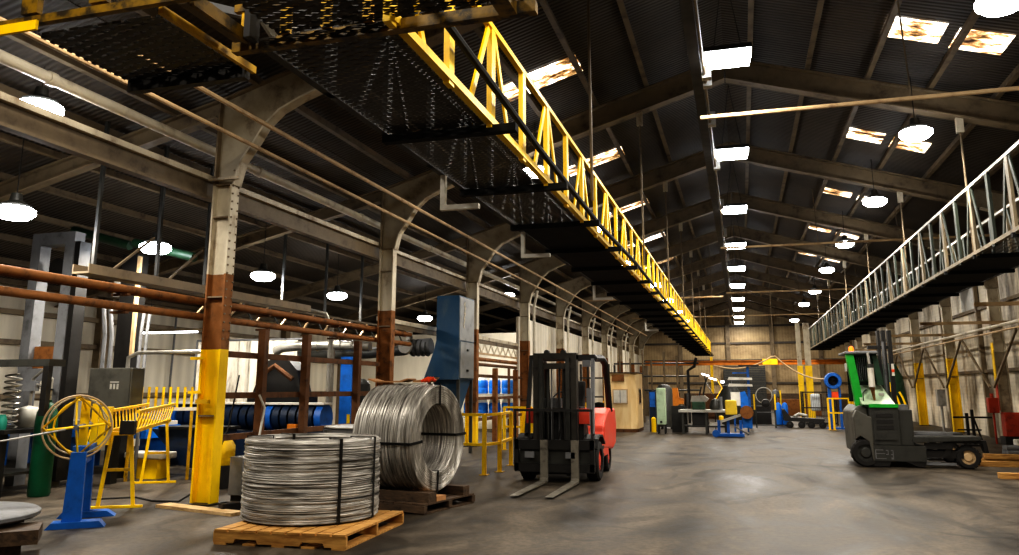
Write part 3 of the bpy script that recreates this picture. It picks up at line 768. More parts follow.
# ------------------------------------------------------------------ near corner: round lid on timbers
t = thing('round_steel_plate', 'round gray steel plate lying on dark timbers at the corner of the floor', 'steel plate', (-6.98, 5.72, .41))
MB().lathe([(.001,.0),(.72,0),(.75,.02),(.75,.05),(.72,.07),(.001,.07)], (-7.05, 5.72, .41), n=48).build('plate', M['gray'], t, True)
MB().box(-6.5, -6.4, 5.88, 5.96, .39, .41).build('lug', M['dark'], t)
for k, (z, dx, dy, r, L) in enumerate(((0, .08, .05, R(46), 1.45), (.127, -.06, .0, R(49), 1.4), (.254, .05, .03, R(43), 1.5))):
    m = MB().cbox((0,0,.06), (L, .5, .12))
    o = tag(m.build('timber', M['old_wood']), 'dark rough timber slab below the round steel plate, %s of the stack of three' % ('bottom', 'middle', 'top')[k], 'timber', 'timbers under the steel plate')
    o.location = (-6.76+dx, 5.38+dy, z+.002); o.rotation_euler = (0,0,r)

# ------------------------------------------------------------------ payoff reel on its blue stand (u to the right, v away)
ru = R(38)
t = thing('payoff_reel', 'yellow wire basket reel with round hoops on a blue two-post stand', 'wire reel', (-7.82, 8.1, 0), ru)
for v, hh in ((-.42, .85), (.42, .85)):
    s = 1
    MB().prism([(-.16,.07),(.04,.07),(.03,hh),(-.13,hh)], 'XZ', v-.06, v+.06).build('post', M['blue'], t)
    MB().prism([(-.32,0),(.3+.04*(v>0),0),(.24,.07),(-.26,.07)], 'XZ', v-.11, v+.11).build('foot', M['blue'], t)
MB().box(-.11, .01, -.36, .36, .70, .78).build('cross_member', M['blue'], t)
MB().box(-.14, .04, -.3, .5, .85, .91).build('bearing_bed', M['blue'], t)
def hoop(mb, c, r, n=36, rad=.012, sq=1):
    mb.tube([(c[0]+r*math.cos(2*PI*i/n), c[1], c[2]+sq*r*math.sin(2*PI*i/n)) for i in range(n)], rad, 6, closed=True)
zc = 1.141
m = MB(); hoop(m, (-.1, -.40, zc), .37, rad=.012); m.build('hoop', M['pipe_tan'], t, True)
m = MB(); hoop(m, (-.09, -.33, zc+.02), .34, rad=.01); m.build('hoop', M['cream'], t, True)
m = MB(); hoop(m, (-.06, -.18, zc), .32, rad=.012); m.build('hoop', M['yellow'], t, True)
for a in (0, PI/2, PI, 1.5*PI):
    ca, sa = math.cos(a+.1), math.sin(a+.1)
    m = MB().tube([(-.1+.03*ca, -.5, zc+.03*sa), (-.1+.36*ca, -.39, zc+.36*sa), (-.06+.31*ca, -.18, zc+.31*sa), (-.02+.06*ca, .1, zc+.06*sa)], .013, 6)
    m.build('spoke', M['yellow'], t, True)
for a in (0, PI/2, PI, 1.5*PI):
    b = a+PI/2
    MB().tube([(-.1+.36*math.cos(a), -.42, zc+.36*math.sin(a)), (-.1+.36*math.cos(b), -.38, zc+.36*math.sin(b))], .013, 6).build('cross_bar', M['yellow_dull'], t)
for k in range(3):
    m = MB(); m.tube([(-.15+.05*k, -.38, zc+.36), (.06+.03*k, -.3, zc+.3-.03*k), (.2, -.2, zc+.1-.06*k), (.17, -.1, zc-.12)], .009, 6); m.build('wire_loop', M['cream'], t, True)
MB().cyl((-.1,-.52,zc),(-.03,.5,zc),.028,10).build('shaft', M['gray'], t, True)
MB().box(-.12, -.02, -.06, -.02, .91, zc+.32).build('upright_plate', M['yellow'], t)
MB().box(-.04, .04, .36, .40, .91, zc+.26).build('upright_plate', M['yellow'], t)
t = tag(MB().tube([(-9.3, 5.9, .80), (-8.5, 6.6, .92), (-8.0, 7.1, 1.02), (-7.66, 7.56, 1.12)], .011, 6).build('hanging_wire', M['gray_light'], None, True), 'single bright wire running out of the yellow reel', 'wire')

# ------------------------------------------------------------------ straightener stand with yellow trough
an = math.atan2(1.49, 2.5)
t = thing('conveyor_stand', 'yellow steel trough on two A-shaped stands behind the wire reel', 'conveyor', (-9.0, 10.36, 0), an)
for v, hh in ((-1.45, .98), (1.45, 1.02)):
    f = MB().bar((-.22, v, .02), (-.12, v, hh), .045, .045).build('leg', M['yellow'], t)
    f = MB().bar((.22, v, .02), (.12, v, hh), .045, .045).build('leg', M['yellow'], t)
    MB().box(-.34, .34, v-.03, v+.03, 0, .03).build('foot_bar', M['yellow'], t)
    MB().box(-.19, .19, v-.015, v+.015, .48, .52).build('tie_bar', M['yellow_dull'], t)
    MB().box(-.16, .16, v-.03, v+.03, hh-.02, hh+.03).build('head_bar', M['yellow'], t)
for x in (-.16, .16):
    MB().bar((x, -1.6, 1.01), (x, 1.5, 1.05), .04, .05).build('lower_rail', M['yellow'], t)
    MB().bar((x*1.35, -1.6, 1.28), (x*1.35, 1.5, 1.32), .04, .04).build('upper_rail', M['yellow'], t)
    for i in range(13):
        y = -1.5+i*.235
        MB().bar((x, y, 1.03), (x*1.35, y+.1, 1.28), .06, .015, (1,0,0)).build('lattice_bar', M['yellow'], t)
MB().box(-.24, -.1, -1.75, -1.6, .85, 1.35).build('end_plate', M['yellow'], t)
MB().box(.02, .2, -1.72, -1.55, .98, 1.16).build('guide_block', M['dark'], t)
t = thing('wire_rack', 'yellow comb-shaped rack of upright bars beyond the yellow trough', 'rack', (-9.98, 11.93, 0), an)
for x in (-.5, .5): MB().box(x-.025, x+.025, -.025, .025, 0, 1.2).build('leg', M['yellow_dull'], t)
MB().box(-.65, .65, -.03, .03, 1.2, 1.26).build('rail', M['white'], t)
for i in range(11): MB().box(-.6+.12*i-.02, -.6+.12*i+.02, -.02, .02, 1.26, 1.62).build('upright_bar', M['yellow'], t)

# ------------------------------------------------------------------ gas cylinder and the dark machine bay behind
t = thing('gas_cylinder', 'tall green gas cylinder standing in the dark machine bay', 'gas cylinder', (-10.26, 9.75, 0))
MB().lathe([(.001,.0),(.14,0),(.155,.03),(.155,1.1),(.14,1.24),(.09,1.34),(.05,1.38),(.05,1.42),(.001,1.42)], (-10.26, 9.75, 0), n=24).build('body', M['green_cyl'], t, True)
v = MB().cyl((-10.26,9.75,1.42),(-10.26,9.75,1.56),.03,10).cyl((-10.26,9.75,1.5),(-10.18,9.70,1.5),.015,8).build('valve', M['steel'], t)
MB().lathe([(.001,0),(.05,0),(.05,.03),(.001,.03)], (-10.26,9.75,1.56), n=12).build('hand_wheel', M['dark'], v)
tag(MB().lathe([(.001,.0),(.16,0),(.2,.1),(.2,.22),(.16,.3),(.001,.34)], (0,0,0), n=20).build('round_tank', M['gray_light'], None, True), 'small round gray tank behind the green gas cylinder', 'tank').location = (-10.95, 10.05, .985)
t = thing('work_bench', 'dark cluttered steel bench behind the green gas cylinder', 'bench', (-11.2, 9.7, 0))
MB().box(-12.6, -10.55, 9.3, 10.3, .92, .98).build('top', M['dark'], t)
for x in (-12.5, -10.65):
    for y in (9.38, 10.2): MB().box(x-.04, x+.04, y-.04, y+.04, 0, .92).build('leg', M['dark'], t)
MB().box(-12.5, -10.65, 9.4, 10.2, .3, .34).build('shelf', M['dark_gray'], t)
tag(MB().lathe([(.001,0),(.06,0),(.065,.05),(.065,.15),(.04,.2),(.04,.22),(.001,.22)], n=14).build('oil_can', M['teal'], None, True), 'small green can on the dark bench', 'can').location = (-10.75, 9.42, .985)
t = thing('shelf_beam', 'dark gray horizontal machine beam above the bench', 'machine beam', (-11.6, 9.35, 1.9))
MB().box(-13.5, -9.75, 9.2, 9.5, 1.92, 2.02).build('beam', M['dark_gray'], t)
MB().box(-13.5, -13.4, 9.2, 9.5, 0, 1.92).build('upright', M['dark'], t)
MB().box(-9.85, -9.75, 9.2, 9.28, 1.2, 1.92).build('upright', M['dark'], t)
t = thing('coil_spring', 'dark steel coil spring standing on the bench at the edge of the picture', 'spring', (-10.85, 9.62, .985))
MB().tube([(-10.85+.11*math.cos(a*.5), 9.62+.11*math.sin(a*.5), 1.0+.0072*a) for a in range(114)], .016, 6).build('coil', M['galv'], t, True)
t = thing('valve_manifold', 'bent steel tubes and valve on the wall of the dark machine bay', 'pipework', (-11.3, 10.1, 1.3))
MB().tube([(-11.3,10.38,1.3),(-11.3,10.38,1.75),(-11.1,10.38,1.9),(-10.9,10.38,1.75),(-10.9,10.38,0.0)],.025,8).build('tube', M['galv'], t, True)
MB().tube([(-11.6,10.38,1.5),(-11.35,10.38,1.7),(-11.05,10.38,1.62)],.02,8).build('tube', M['steel'], t, True)
MB().box(-11.45,-11.2,10.33,10.43,1.55,1.72).build('valve_block', M['gray'], t)
t = thing('gantry_press', 'tall gray rectangular steel machine frame behind the bench', 'machine frame', (-11.4, 10.9, 0))
for x in (-11.9, -11.17): MB().box(x, x+.2, 10.6, 10.82, 0, 4.06).build('upright', M['gray'], t)
MB().box(-11.9, -10.97, 10.6, 10.82, 4.06, 4.28).build('top_beam', M['gray'], t)
MB().box(-11.7, -11.17, 10.6, 10.82, 1.72, 1.92).build('cross_beam', M['gray'], t)
MB().box(-10.97, -10.86, 10.62, 10.86, .1, 4.1).build('dark_liner', M['dark'], t)
MB().cyl((-11.36, 10.66, 3.66),(-11.36, 10.8, 3.66), .17, 24).build('pulley', M['dark'], t, True)
MB().box(-11.69, -11.18, 10.7, 10.75, 1.93, 2.3).build('back_panel', M['rust'], t)
t = thing('machine_tower', 'dark green machine tower with pipe arm beside the gray frame', 'machine', (-11.0, 12.1, 0))
MB().box(-11.2, -10.87, 11.98, 12.28, 0, 4.1).build('mast', M['dark'], t)
MB().box(-10.86, -10.8, 11.98, 12.04, 2.2, 4.05).build('edge_strip', M['pipe_tan'], t)
MB().tube([(-11.1, 12.13, 4.35),(-9.7, 12.13, 4.0)], .09, 10).build('arm', M['green_dark'], t, True)
MB().tube([(-12.6, 12.13, 4.68),(-11.2, 12.13, 4.3)], .09, 10).build('arm', M['green_dark'], t, True)
MB().box(-11.35, -11.21, 11.98, 12.1, 3.3, 3.75).build('bracket', M['gray_light'], t)
for x in (-10.7, -10.57): MB().tube([(x, 12.1, 3.1), (x+.05, 12.0, 2.6), (x+.05, 12.0, .01)], .03, 8).build('hose', M['gray'], t, True)
t = thing('control_cabinet', 'dark gray control cabinet standing in the bay with conduits on top', 'cabinet', (-10.4, 11.25, 0))
MB().box(-10.85, -9.96, 11.1, 11.4, 1.18, 1.94).build('housing', M['gray_dim'], t, bevel=.01)
MB().box(-10.68, -9.98, 11.085, 11.1, 1.21, 1.91).build('door', M['gray_dim'], t)
lb = MB()
for x in (-10.38, -10.31, -10.24): lb.box(x, x+.04, 11.078, 11.085, 1.58, 1.67)
lb.box(-10.38, -10.2, 11.078, 11.085, 1.69, 1.71)
lb.build('marking', M['gray_light'], t)
for x in (-10.75, -10.6): MB().tube([(x, 11.25, 1.94),(x, 11.25, 2.5),(x-.1, 11.25, 3.1)], .035, 8).build('conduit', M['gray'], t, True)
MB().tube([(-10.2, 11.25, 1.94),(-10.2, 11.25, 2.12),(-10.0, 11.25, 2.2),(-8.4, 11.25, 2.2)], .035, 8).build('side_conduit', M['galv'], t, True)
MB().box(-10.5, -10.35, 11.25, 11.4, 0, 1.18).build('stand', M['dark'], t)
t = thing('hanging_tube_lamp', 'lit fluorescent tube lamp on the aisle wall beside the control cabinet', 'lamp', (-12.5, 16, 2.9))
for x in (-14.0, -12.2): MB().cyl((x, 16.05, 3.02), (x, 16.05, aisle_z(x)+.3), .006, 5).build('hanging_wire', M['dark'], t)
MB().box(-14.4, -11.9, 16.0, 16.1, 2.96, 3.02).build('housing', M['purlin'], t)
MB().box(-14.3, -12.6, 16.02, 16.08, 2.92, 2.96).build('tube', M['tube_glow'], t)
light('tube_light', (-13.5, 16.0, 2.85), 25, .5)
tag(MB().box(-14.6, -14.45, 16.0, 16.15, 0, 3.4).build('steel_post', M['beam']), 'gray steel post carrying the fluorescent tube lamp', 'post')

# ------------------------------------------------------------------ blue machine line in the aisle
t = thing('blue_roller_bed', 'bright blue roller bed with slotted side in the aisle', 'machine', (-13, 13.6, 0))
MB().box(-15.2, -11.3, 13.1, 14.1, .62, .86).build('bed', M['blue_bright'], t)
for i in range(16): MB().box(-15.1+.24*i, -15.0+.24*i, 13.085, 13.1, .68, .80).build('slot', M['blue'], t)
for x in (-15, -13.2, -11.5): MB().box(x-.1, x+.1, 13.3, 13.9, 0, .62).build('leg', M['blue'], t)
MB().box(-15.2, -11.3, 13.2, 14.0, .86, .94).build('roller_cover', M['white'], t)
MB().box(-11.9, -11.4, 13.3, 13.9, .94, 1.12).build('motor', M['blue_bright'], t)
t = thing('yellow_base_table', 'low table with yellow base and pale top behind the yellow trough stand', 'table', (-10.5, 12.25, 0))
MB().box(-10.82, -10.12, 12.08, 12.42, .0, .34).build('base', M['yellow'], t)
MB().box(-10.84, -10.02, 12.05, 12.48, .34, .46).build('top', M['white'], t, bevel=.03)
t = thing('scrap_hopper', 'dark blue steel hopper with slanted side beside the yellow column', 'hopper', (-9.6, 12.4, 0))
MB().prism([(-10.75,.84),(-9.3,.84),(-9.3,.2),(-9.75,.14),(-10.0,.2)], 'XZ', 12.6, 13.2).build('bin', M['navy'], t)
MB().box(-10.55, -9.25, 12.55, 13.25, .84, .89).build('rim', M['dark'], t)
for x in (-9.7, -9.4): MB().box(x-.05, x+.05, 12.75, 13.1, 0, .2).build('foot', M['dark'], t)
t = thing('blue_roller_machine', 'dark blue ribbed roller machine with frosty top behind the brown guard frame', 'machine', (-10, 14.7, 0))
MB().box(-12.0, -8.2, 14.4, 15.0, 0, .72).build('base', M['navy'], t)
for i in range(19): MB().cyl((-11.9+.195*i, 14.7, 1.0), (-11.9+.195*i+.15, 14.7, 1.0), .27, 14).build('roller', M['navy'] if i % 6 else M['blue'], t, True)
MB().box(-12.0, -8.2, 14.5, 14.9, 1.26, 1.30).build('top_cover', M['white'], t)
MB().box(-8.9, -8.7, 14.3, 14.4, .72, .88).build('bracket', M['orange'], t)
t = thing('yellow_pump', 'yellow pump housing behind the yellow column', 'pump', (-8.3, 11.4, 0))
MB().lathe([(.001,0),(.2,0),(.22,.1),(.22,.3),(.15,.42),(.001,.45)], (-8.3, 11.4, .36), n=16).build('housing', M['yellow'], t, True)
MB().box(-8.5, -8.1, 11.22, 11.58, 0, .36).build('stand', M['dark'], t)
# plastic drape, dark machine and silver duct
m = MB(); pts = []
for i in range(41):
    x = -13.2+i*.07; pts.append((x, 16.9+.06*math.sin(i*1.3)+.03*math.sin(i*.5)))
for i in range(40):
    m.add([(pts[i][0],pts[i][1],.9),(pts[i+1][0],pts[i+1][1],.9),(pts[i+1][0],pts[i+1][1],2.75),(pts[i][0],pts[i][1],2.75)], [(0,1,2,3)])
tag(m.build('plastic_curtain', M['drape'], None, True), 'wrinkled pale plastic curtain hanging in the aisle behind the guard frame', 'curtain')
t = thing('curtain_rail', 'pipe rail on posts holding the plastic curtain', 'rail', (-10.8, 17.1, 0))
MB().tube([(-13.3, 16.98, 2.78),(-10.2, 16.98, 2.78)], .025, 8).build('rail', M['gray'], t)
for x in (-13.3, -10.2): MB().cyl((x, 16.98, 0),(x, 16.98, 2.78), .025, 8).build('post', M['gray'], t)
t = thing('dark_press', 'dark greasy press with slanted hood in front of the plastic curtain', 'machine', (-10.3, 16.1, 0))
MB().box(-10.95, -9.5, 15.85, 16.5, 0, 1.45).build('body', M['dark'], t)
MB().prism([(-10.9,1.45),(-9.6,1.45),(-9.75,2.0),(-10.1,2.35),(-10.6,2.2)], 'XZ', 15.95, 16.4).build('hood', M['dark'], t)
MB().tube([(-10.6,15.85,1.9),(-10.2,15.75,2.1),(-9.8,15.85,1.8)],.06,8).build('pipe', M['rust_dark'], t, True)
t = thing('extractor_duct', 'silver ribbed extractor duct bending down to the dark press', 'duct', (-9.5, 16.2, 2.4))
pp = [(-10.5,16.2,2.44),(-10.3,16.2,2.53),(-9.9,16.2,2.56),(-8.9,16.2,2.56),(-8.05,16.2,2.52)]
MB().tube(pp, .11, 14).build('duct', M['galv'], t, True)
for x in (-9.7,-9.4,-9.1,-8.8,-8.5): MB().cyl((x,16.2,2.555),(x+.04,16.2,2.555),.125,14).build('band', M['galv'], t, True)
t = thing('blue_post', 'bright blue square post with small yellow tag in the aisle', 'post', (-9.2, 17.45, 0))
MB().box(-9.37, -9.06, 17.3, 17.6, 0, 2.35).build('post', M['blue_bright'], t)
MB().box(-9.15, -9.07, 17.285, 17.3, .7, .98).build('yellow_tag', M['yellow'], t)
t = thing('silver_conduit', 'pair of silver conduits rising in front of the aisle wall', 'pipe', (-9.5, 15.7, 0))
for x in (-8.75, -8.65): MB().cyl((x, 15.6, 0), (x, 15.6, 2.45), .035, 8).build('tube', M['galv'], t, True)
t = thing('drill_press', 'dark drill press standing between the guard posts', 'machine', (-9.5, 18.6, 0))
MB().box(-9.7, -9.2, 18.4, 18.9, 0, .1).build('base', M['dark'], t)
MB().cyl((-9.45,18.7,.1),(-9.45,18.7,1.7),.09,12).build('column', M['dark_gray'], t, True)
MB().lathe([(.001,0),(.2,.02),(.26,.2),(.24,.5),(.12,.62),(.001,.64)], (-9.45,18.55,1.2), n=16).build('head', M['dark_gray'], t, True)

# ------------------------------------------------------------------ things round the yellow column
t = thing('grey_control_box', 'small gray control box standing beside the yellow column', 'control box', (-7.4, 10.4, 0))
MB().box(-7.2, -6.98, 10.1, 10.45, .08, .62).build('box', M['gray'], t, bevel=.01)
for y in (10.14, 10.38): MB().box(-7.18, -7.0, y, y+.05, 0, .08).build('foot', M['dark'], t)
o = tag(MB().lathe([(.001,0),(.06,0),(.07,.14),(.06,.15),(.001,.02)], n=14).build('teal_cup', M['teal'], None, True), 'teal cup on the floor beside the gray control box', 'cup'); o.location = (-6.78, 10.2, 0)
o = tag(MB().cbox((0,0,.05), (1.0, .12, .1)).build('steel_beam_offcut', M['dark']), 'short dark steel beam lying between the yellow column and the flat coil', 'beam'); o.location = (-6.42, 9.65, 0); o.rotation_euler = (0,0,R(60))
o = tag(MB().cbox((0,0,.02), (1.5, .22, .04)).build('floor_plank', M['plank']), 'pale plank lying on the floor in front of the yellow column', 'plank'); o.location = (-7.0, 9.22, 0); o.rotation_euler = (0,0,R(-14))
tag(MB().tube([(-9.2, 9.6, .01), (-8.7, 10.0, .01), (-8.2, 9.75, .01), (-7.75, 9.75, .02), (-7.6, 10.1, .2), (-7.62, 10.6, 1.0), (-7.7, 10.9, 1.8)], .014, 6).build('floor_cable', M['rubber'], None, True), 'black cable looping over the floor behind the yellow column', 'cable')
tag(MB().tube([(-7.1, 10.3, .66), (-7.0, 10.5, .9), (-7.1, 10.75, 1.3), (-7.18, 10.7, 1.5)], .02, 6).build('gray_hose', M['gray_light'], None, True), 'pale hose hanging from the gray control box', 'hose')
t = thing('coil_drum', 'low round steel drum with flat lid behind the flat wire coil', 'drum', (-6.0, 12.0, 0))
MB().lathe([(.001,0),(.75,0),(.75,.9),(.78,.9),(.78,.94),(.001,.95)], (-6.0, 12.2, 0), n=32).build('body', M['gray'], t, True)
MB().lathe([(.72,.951),(.76,.96),(.76,.98),(.70,.98),(.001,.98)], (-6.0, 12.2, 0), n=32).build('lid', M['gray_light'], t, True)

# ------------------------------------------------------------------ blue dust collector
t = thing('dust_collector', 'tall weathered blue dust collector with hopper beside the yellow guard rail', 'dust collector', (-6.65, 18.4, 0))
MB().box(-7.16, -6.57, 18.0, 19.1, 2.75, 3.85).build('upper_housing', M['blue_coll'], t)
MB().prism([(-7.48,1.8),(-6.57,1.8),(-6.57,2.75),(-7.16,2.75),(-7.22,2.5)], 'XZ', 18.0, 19.1).build('lower_housing', M['blue_coll'], t)
MB().box(-6.57, -6.55, 18.02, 19.08, 2.75, 3.82).build('upper_side_panel', M['bluegray'], t)
d = MB().box(-6.57, -6.54, 18.05, 19.05, 1.84, 2.72).build('door', M['bluegray'], t)
for z in (2.0, 2.5): MB().box(-6.54, -6.51, 18.5, 18.6, z, z+.05).build('latch', M['dark'], d)
# hand-painted pale scrawl on the upper side panel
g = MB()
zig = [(18.28,3.62),(18.36,3.70),(18.34,3.52),(18.42,3.58),(18.3,3.42),(18.4,3.44),(18.28,3.28),(18.38,3.30),(18.26,3.14),(18.33,3.06)]
for a, b in zip(zig, zig[1:]): g.bar((-6.545,a[0],a[1]), (-6.545,b[0],b[1]), .035, .006, (1,0,0))
g.build('scrawl_mark', M['cream'], t)
MB().add([(-7.3,18.1,1.8),(-6.6,18.1,1.8),(-6.6,19.0,1.8),(-7.3,19.0,1.8),(-6.95,18.4,.95),(-6.75,18.4,.95),(-6.75,18.6,.95),(-6.95,18.6,.95)],
         [(0,1,2,3),(4,5,6,7),(0,1,5,4),(1,2,6,5),(2,3,7,6),(3,0,4,7)]).build('hopper', M['blue_coll'], t)
for x, y in ((-7.4,18.05),(-6.64,18.05),(-7.4,19.0),(-6.64,19.0)): MB().box(x, x+.07, y, y+.07, 0, 1.8).build('leg', M['dark_gray'], t)
t = thing('dust_duct', 'dark gray spiral duct with vertical stub leading into the blue dust collector', 'duct', (-8.6, 18.4, 2.4))
MB().tube([(-11.8,18.4,2.45),(-9.2,18.4,2.48),(-8.2,18.4,2.55),(-8.0,18.4,2.6)], .14, 14).build('duct', M['dark_gray'], t, True)
MB().tube([(-8.0,18.4,2.6),(-7.45,18.4,2.64)], .2, 14).build('inlet', M['gray'], t, True)
for i in range(4): MB().cyl((-7.95+.13*i,18.4,2.6),(-7.91+.13*i,18.4,2.6),.22,14).build('rib', M['dark_gray'], t, True)
MB().lathe([(.001,-.17),(.17,-.15),(.18,.15),(.001,.17)], (-8.05,18.25,2.62), 'Y', 16).build('end_cap', M['gray_light'], t, True)
MB().cyl((-8.05,18.4,2.75),(-8.05,18.4,3.05),.08,12).build('stub', M['gray_light'], t, True)

# ------------------------------------------------------------------ yellow guard rails
def guard(label, pts, zs, group, post_idx=None):
    t = thing('guard_rail', label, 'guard rail', (pts[0][0], pts[0][1], 0), 0, group)
    for i, p in enumerate(pts):
        MB().box(p[0]-.035, p[0]+.035, p[1]-.035, p[1]+.035, 0, zs[0]).build('post', M['yellow_clean'], t)
        MB().box(p[0]-.08, p[0]+.08, p[1]-.08, p[1]+.08, 0, .012).build('foot_plate', M['yellow_dull'], t)
    for z in zs:
        for a, b in zip(pts, pts[1:]):
            MB().bar((a[0],a[1],z), (b[0],b[1],z), .06, .05).build('rail', M['yellow_clean'], t)
    return t
guard('bright yellow guard rail round the foot of the dust collector', [(-5.55,14.55),(-4.72,14.4),(-4.6,15.0),(-4.75,16.3)], (1.1,.55), 'yellow guard rails')
guard('bright yellow guard rail standing just behind the forklift mast', [(-4.55,16.6),(-4.5,17.4),(-4.5,18.4)], (1.1,.6), 'yellow guard rails')
guard('yellow guard rail beyond the dust collector legs', [(-6.1,20.3),(-5.3,20.1)], (1.1,.6), 'yellow guard rails')

# ------------------------------------------------------------------ shelf of blue drums seen past the guard frame
t = thing('drum_shelf', 'steel shelf carrying wrapped blue drums in the lit aisle', 'shelf', (-9.6, 28.6, 0))
for x in (-10.6, -8.3):
    for y in (28.2, 29.1): MB().box(x-.04, x+.04, y-.04, y+.04, 0, 2.4).build('upright', M['rust_dark'], t)
for z in (.55, 1.38): MB().box(-10.7, -8.2, 28.15, 29.15, z-.06, z).build('shelf_board', M['gray_light'], t)
first = None; names = ('bottom','top')
for r, z in enumerate((.56, 1.39)):
    for i in range(5):
        x = -10.5+.5*i+.03
        if abs(x+10.6) < .28: x = -10.3
        lab = 'blue plastic drum on the %s shelf, %s from the aisle wall end' % (names[r], ORD[i])
        if i == 0: continue
        lab = 'blue plastic drum on the %s shelf, %s from the aisle wall end' % (names[r], ORD[i-1])
        if first is None:
            first = thing('plastic_drum', lab, 'drum', (x, 28.6, z), 0, 'blue drums on the shelf')
            MB().lathe([(.001,0),(.2,0),(.225,.05),(.225,.2),(.215,.22),(.225,.24),(.225,.42),(.2,.5),(.001,.5)], (x,28.6,z), n=18).build('body', M['blue_bright'], first, True)
            MB().lathe([(.2,.501),(.19,.6),(.1,.66),(.001,.66)], (x,28.6,z), n=14).build('wrapped_top', M['clear'], first, True)
        else: dup(first, (x, 28.6, z), lab)
struct(MB().box(-16.3, -7.8, 30.4, 30.5, 0, 3.8).build('wall_aisle_end', M['white_wall']))
light('aisle_far_light', (-10.5, 27.5, 3.6), 60, .5)

# conduits on the aisle wall
n = 0
for y in (9.2, 10.3, 11.6, 13.4, 14.6, 15.6, 18.2, 19.6):
    tag(MB().tube([(XL+.2, y, 0), (XL+.2, y, 1.9), (XL+.2, y+.05, 3.75)], .03, 6).build('wall_conduit', M['gray']), 'thin upright conduit on the pale aisle wall, %s from the front' % ORD[n], 'conduit', 'conduits on the aisle wall'); n += 1
t = thing('breaker_panel', 'dark wall panel with pipes on the pale aisle wall past the yellow comb rack', 'panel', (XL+.3, 17.4, 0))
MB().box(XL+.13, XL+.35, 16.9, 17.7, .8, 2.1).build('panel', M['dark_gray'], t)
MB().box(XL+.13, XL+.3, 17.0, 17.6, 0, .8).build('riser', M['galv'], t)
for k in range(3): MB().box(XL+.35, XL+.38, 17.0+.22*k, 17.15+.22*k, 1.3, 1.7).build('breaker', M['gray'], t)
M['fork'] = paint('worn_fork_steel', '#8a857a', '#3c3832', .8, .35, metal=.3, scale=6)
# ------------------------------------------------------------------ red counterbalance forklift, forks towards the camera
t = thing('forklift', 'red forklift with tall black mast, wide carriage and lowered forks facing the camera', 'forklift', (-3.17, 14.6, 0))
cx = -3.17
def wheel(parent, c, r, w, hub, name='wheel', axis='X'):
    W = MB().lathe([(r*.62,-w/2),(r*.9,-w/2),(r,-w*.36),(r,w*.36),(r*.9,w/2),(r*.62,w/2)], c, axis, 28, closed=True).build(name, M['rubber'], parent, True)
    tr = MB()
    for i in range(20):
        a = 2*PI*i/20
        d = Vector((0, math.cos(a), math.sin(a))) if axis == 'X' else Vector((math.cos(a), 0, math.sin(a)))
        n = Vector((1,0,0)) if axis == 'X' else Vector((0,1,0))
        tr.bar(Vector(c)+d*r*.985-n*w*.4, Vector(c)+d*r*.985+n*w*.4, .04, .02, d)
    tr.build('tread', M['rubber'], W)
    h = MB().lathe([(.001,-w*.42),(r*.3,-w*.42),(r*.42,-w*.3),(r*.62,-w*.3),(r*.62,w*.3),(r*.42,w*.3),(r*.3,w*.42),(.001,w*.42)], c, axis, 24)
    for i in range(6):
        a = 2*PI*i/6
        d = Vector((0, math.cos(a), math.sin(a))) if axis == 'X' else Vector((math.cos(a), 0, math.sin(a)))
        n = Vector((1,0,0)) if axis == 'X' else Vector((0,1,0))
        h.cyl(Vector(c)+d*r*.48-n*w*.36, Vector(c)+d*r*.48+n*w*.36, r*.06, 6)
    h.build('hub', hub, W, True)
    return W
K = M['dark']
# mast: two channel pairs, inner rails, cylinders, chains, cross members
for s in (-1, 1):
    MB().box(cx+s*.34-.05, cx+s*.34+.05, 13.62, 13.80, .12, 2.18).build('mast_rail', M['mast'], t)
    MB().box(cx+s*.24-.035, cx+s*.24+.035, 13.58, 13.72, .12, 2.12).build('inner_mast_rail', M['dark_gray'], t)
    MB().cyl((cx+s*.15, 13.74, .2), (cx+s*.15, 13.74, 1.98), .035, 10).build('lift_cylinder', M['dark_gray'], t, True)
    MB().box(cx+s*.07-.012, cx+s*.07+.012, 13.68, 13.70, .5, 2.0).build('lift_chain', M['gray'], t)
MB().box(cx-.39, cx+.39, 13.64, 13.80, 2.10, 2.21).build('mast_head', M['mast'], t)
MB().box(cx-.3, cx+.3, 13.60, 13.68, 1.93, 2.03).build('inner_head', M['mast'], t)
MB().box(cx-.36, cx+.36, 13.70, 13.80, 1.18, 1.26).build('mast_crossbar', M['mast'], t)
MB().box(cx-.38, cx+.38, 13.62, 13.80, .14, .30).build('mast_foot', M['mast'], t)
for s in (-1, 1): MB().cyl((cx+s*.15, 13.66, 2.22), (cx+s*.15, 13.76, 2.22), .05, 12).build('chain_pulley', M['dark_gray'], t, True)
MB().tube([(cx+.1,13.66,2.05),(cx+.08,13.6,1.5),(cx+.1,13.62,.9),(cx+.06,13.58,.7)], .016, 6).build('hydraulic_hose', M['rubber'], t, True)
# carriage and load backrest
MB().box(cx-.7, cx+.7, 13.5, 13.57, .56, .72).build('upper_carriage_bar', K, t)
MB().box(cx-.7, cx+.7, 13.5, 13.57, .18, .32).build('lower_carriage_bar', K, t)
for s in (-1, 1): MB().box(cx+s*.67-.04, cx+s*.67+.04, 13.5, 13.56, .2, .72).build('carriage_side', K, t)
m = MB().box(cx-.7, cx+.7, 13.46, 13.49, 1.2, 1.24)
m.build('backrest_rail', K, t)
for x in (-.68, -.42, -.21, 0, .21, .42, .68): MB().box(cx+x-.014, cx+x+.014, 13.46, 13.49, .72, 1.2).build('backrest_bar', K, t)
MB().box(cx-.62, cx+.62, 13.57, 13.61, .3, .58).build('shift_frame', M['dark_gray'], t)
for x in (-.42, .3): MB().box(cx+x-.08, cx+x+.08, 13.44, 13.5, .42, .52).build('side_shift_bracket', M['gray'], t)
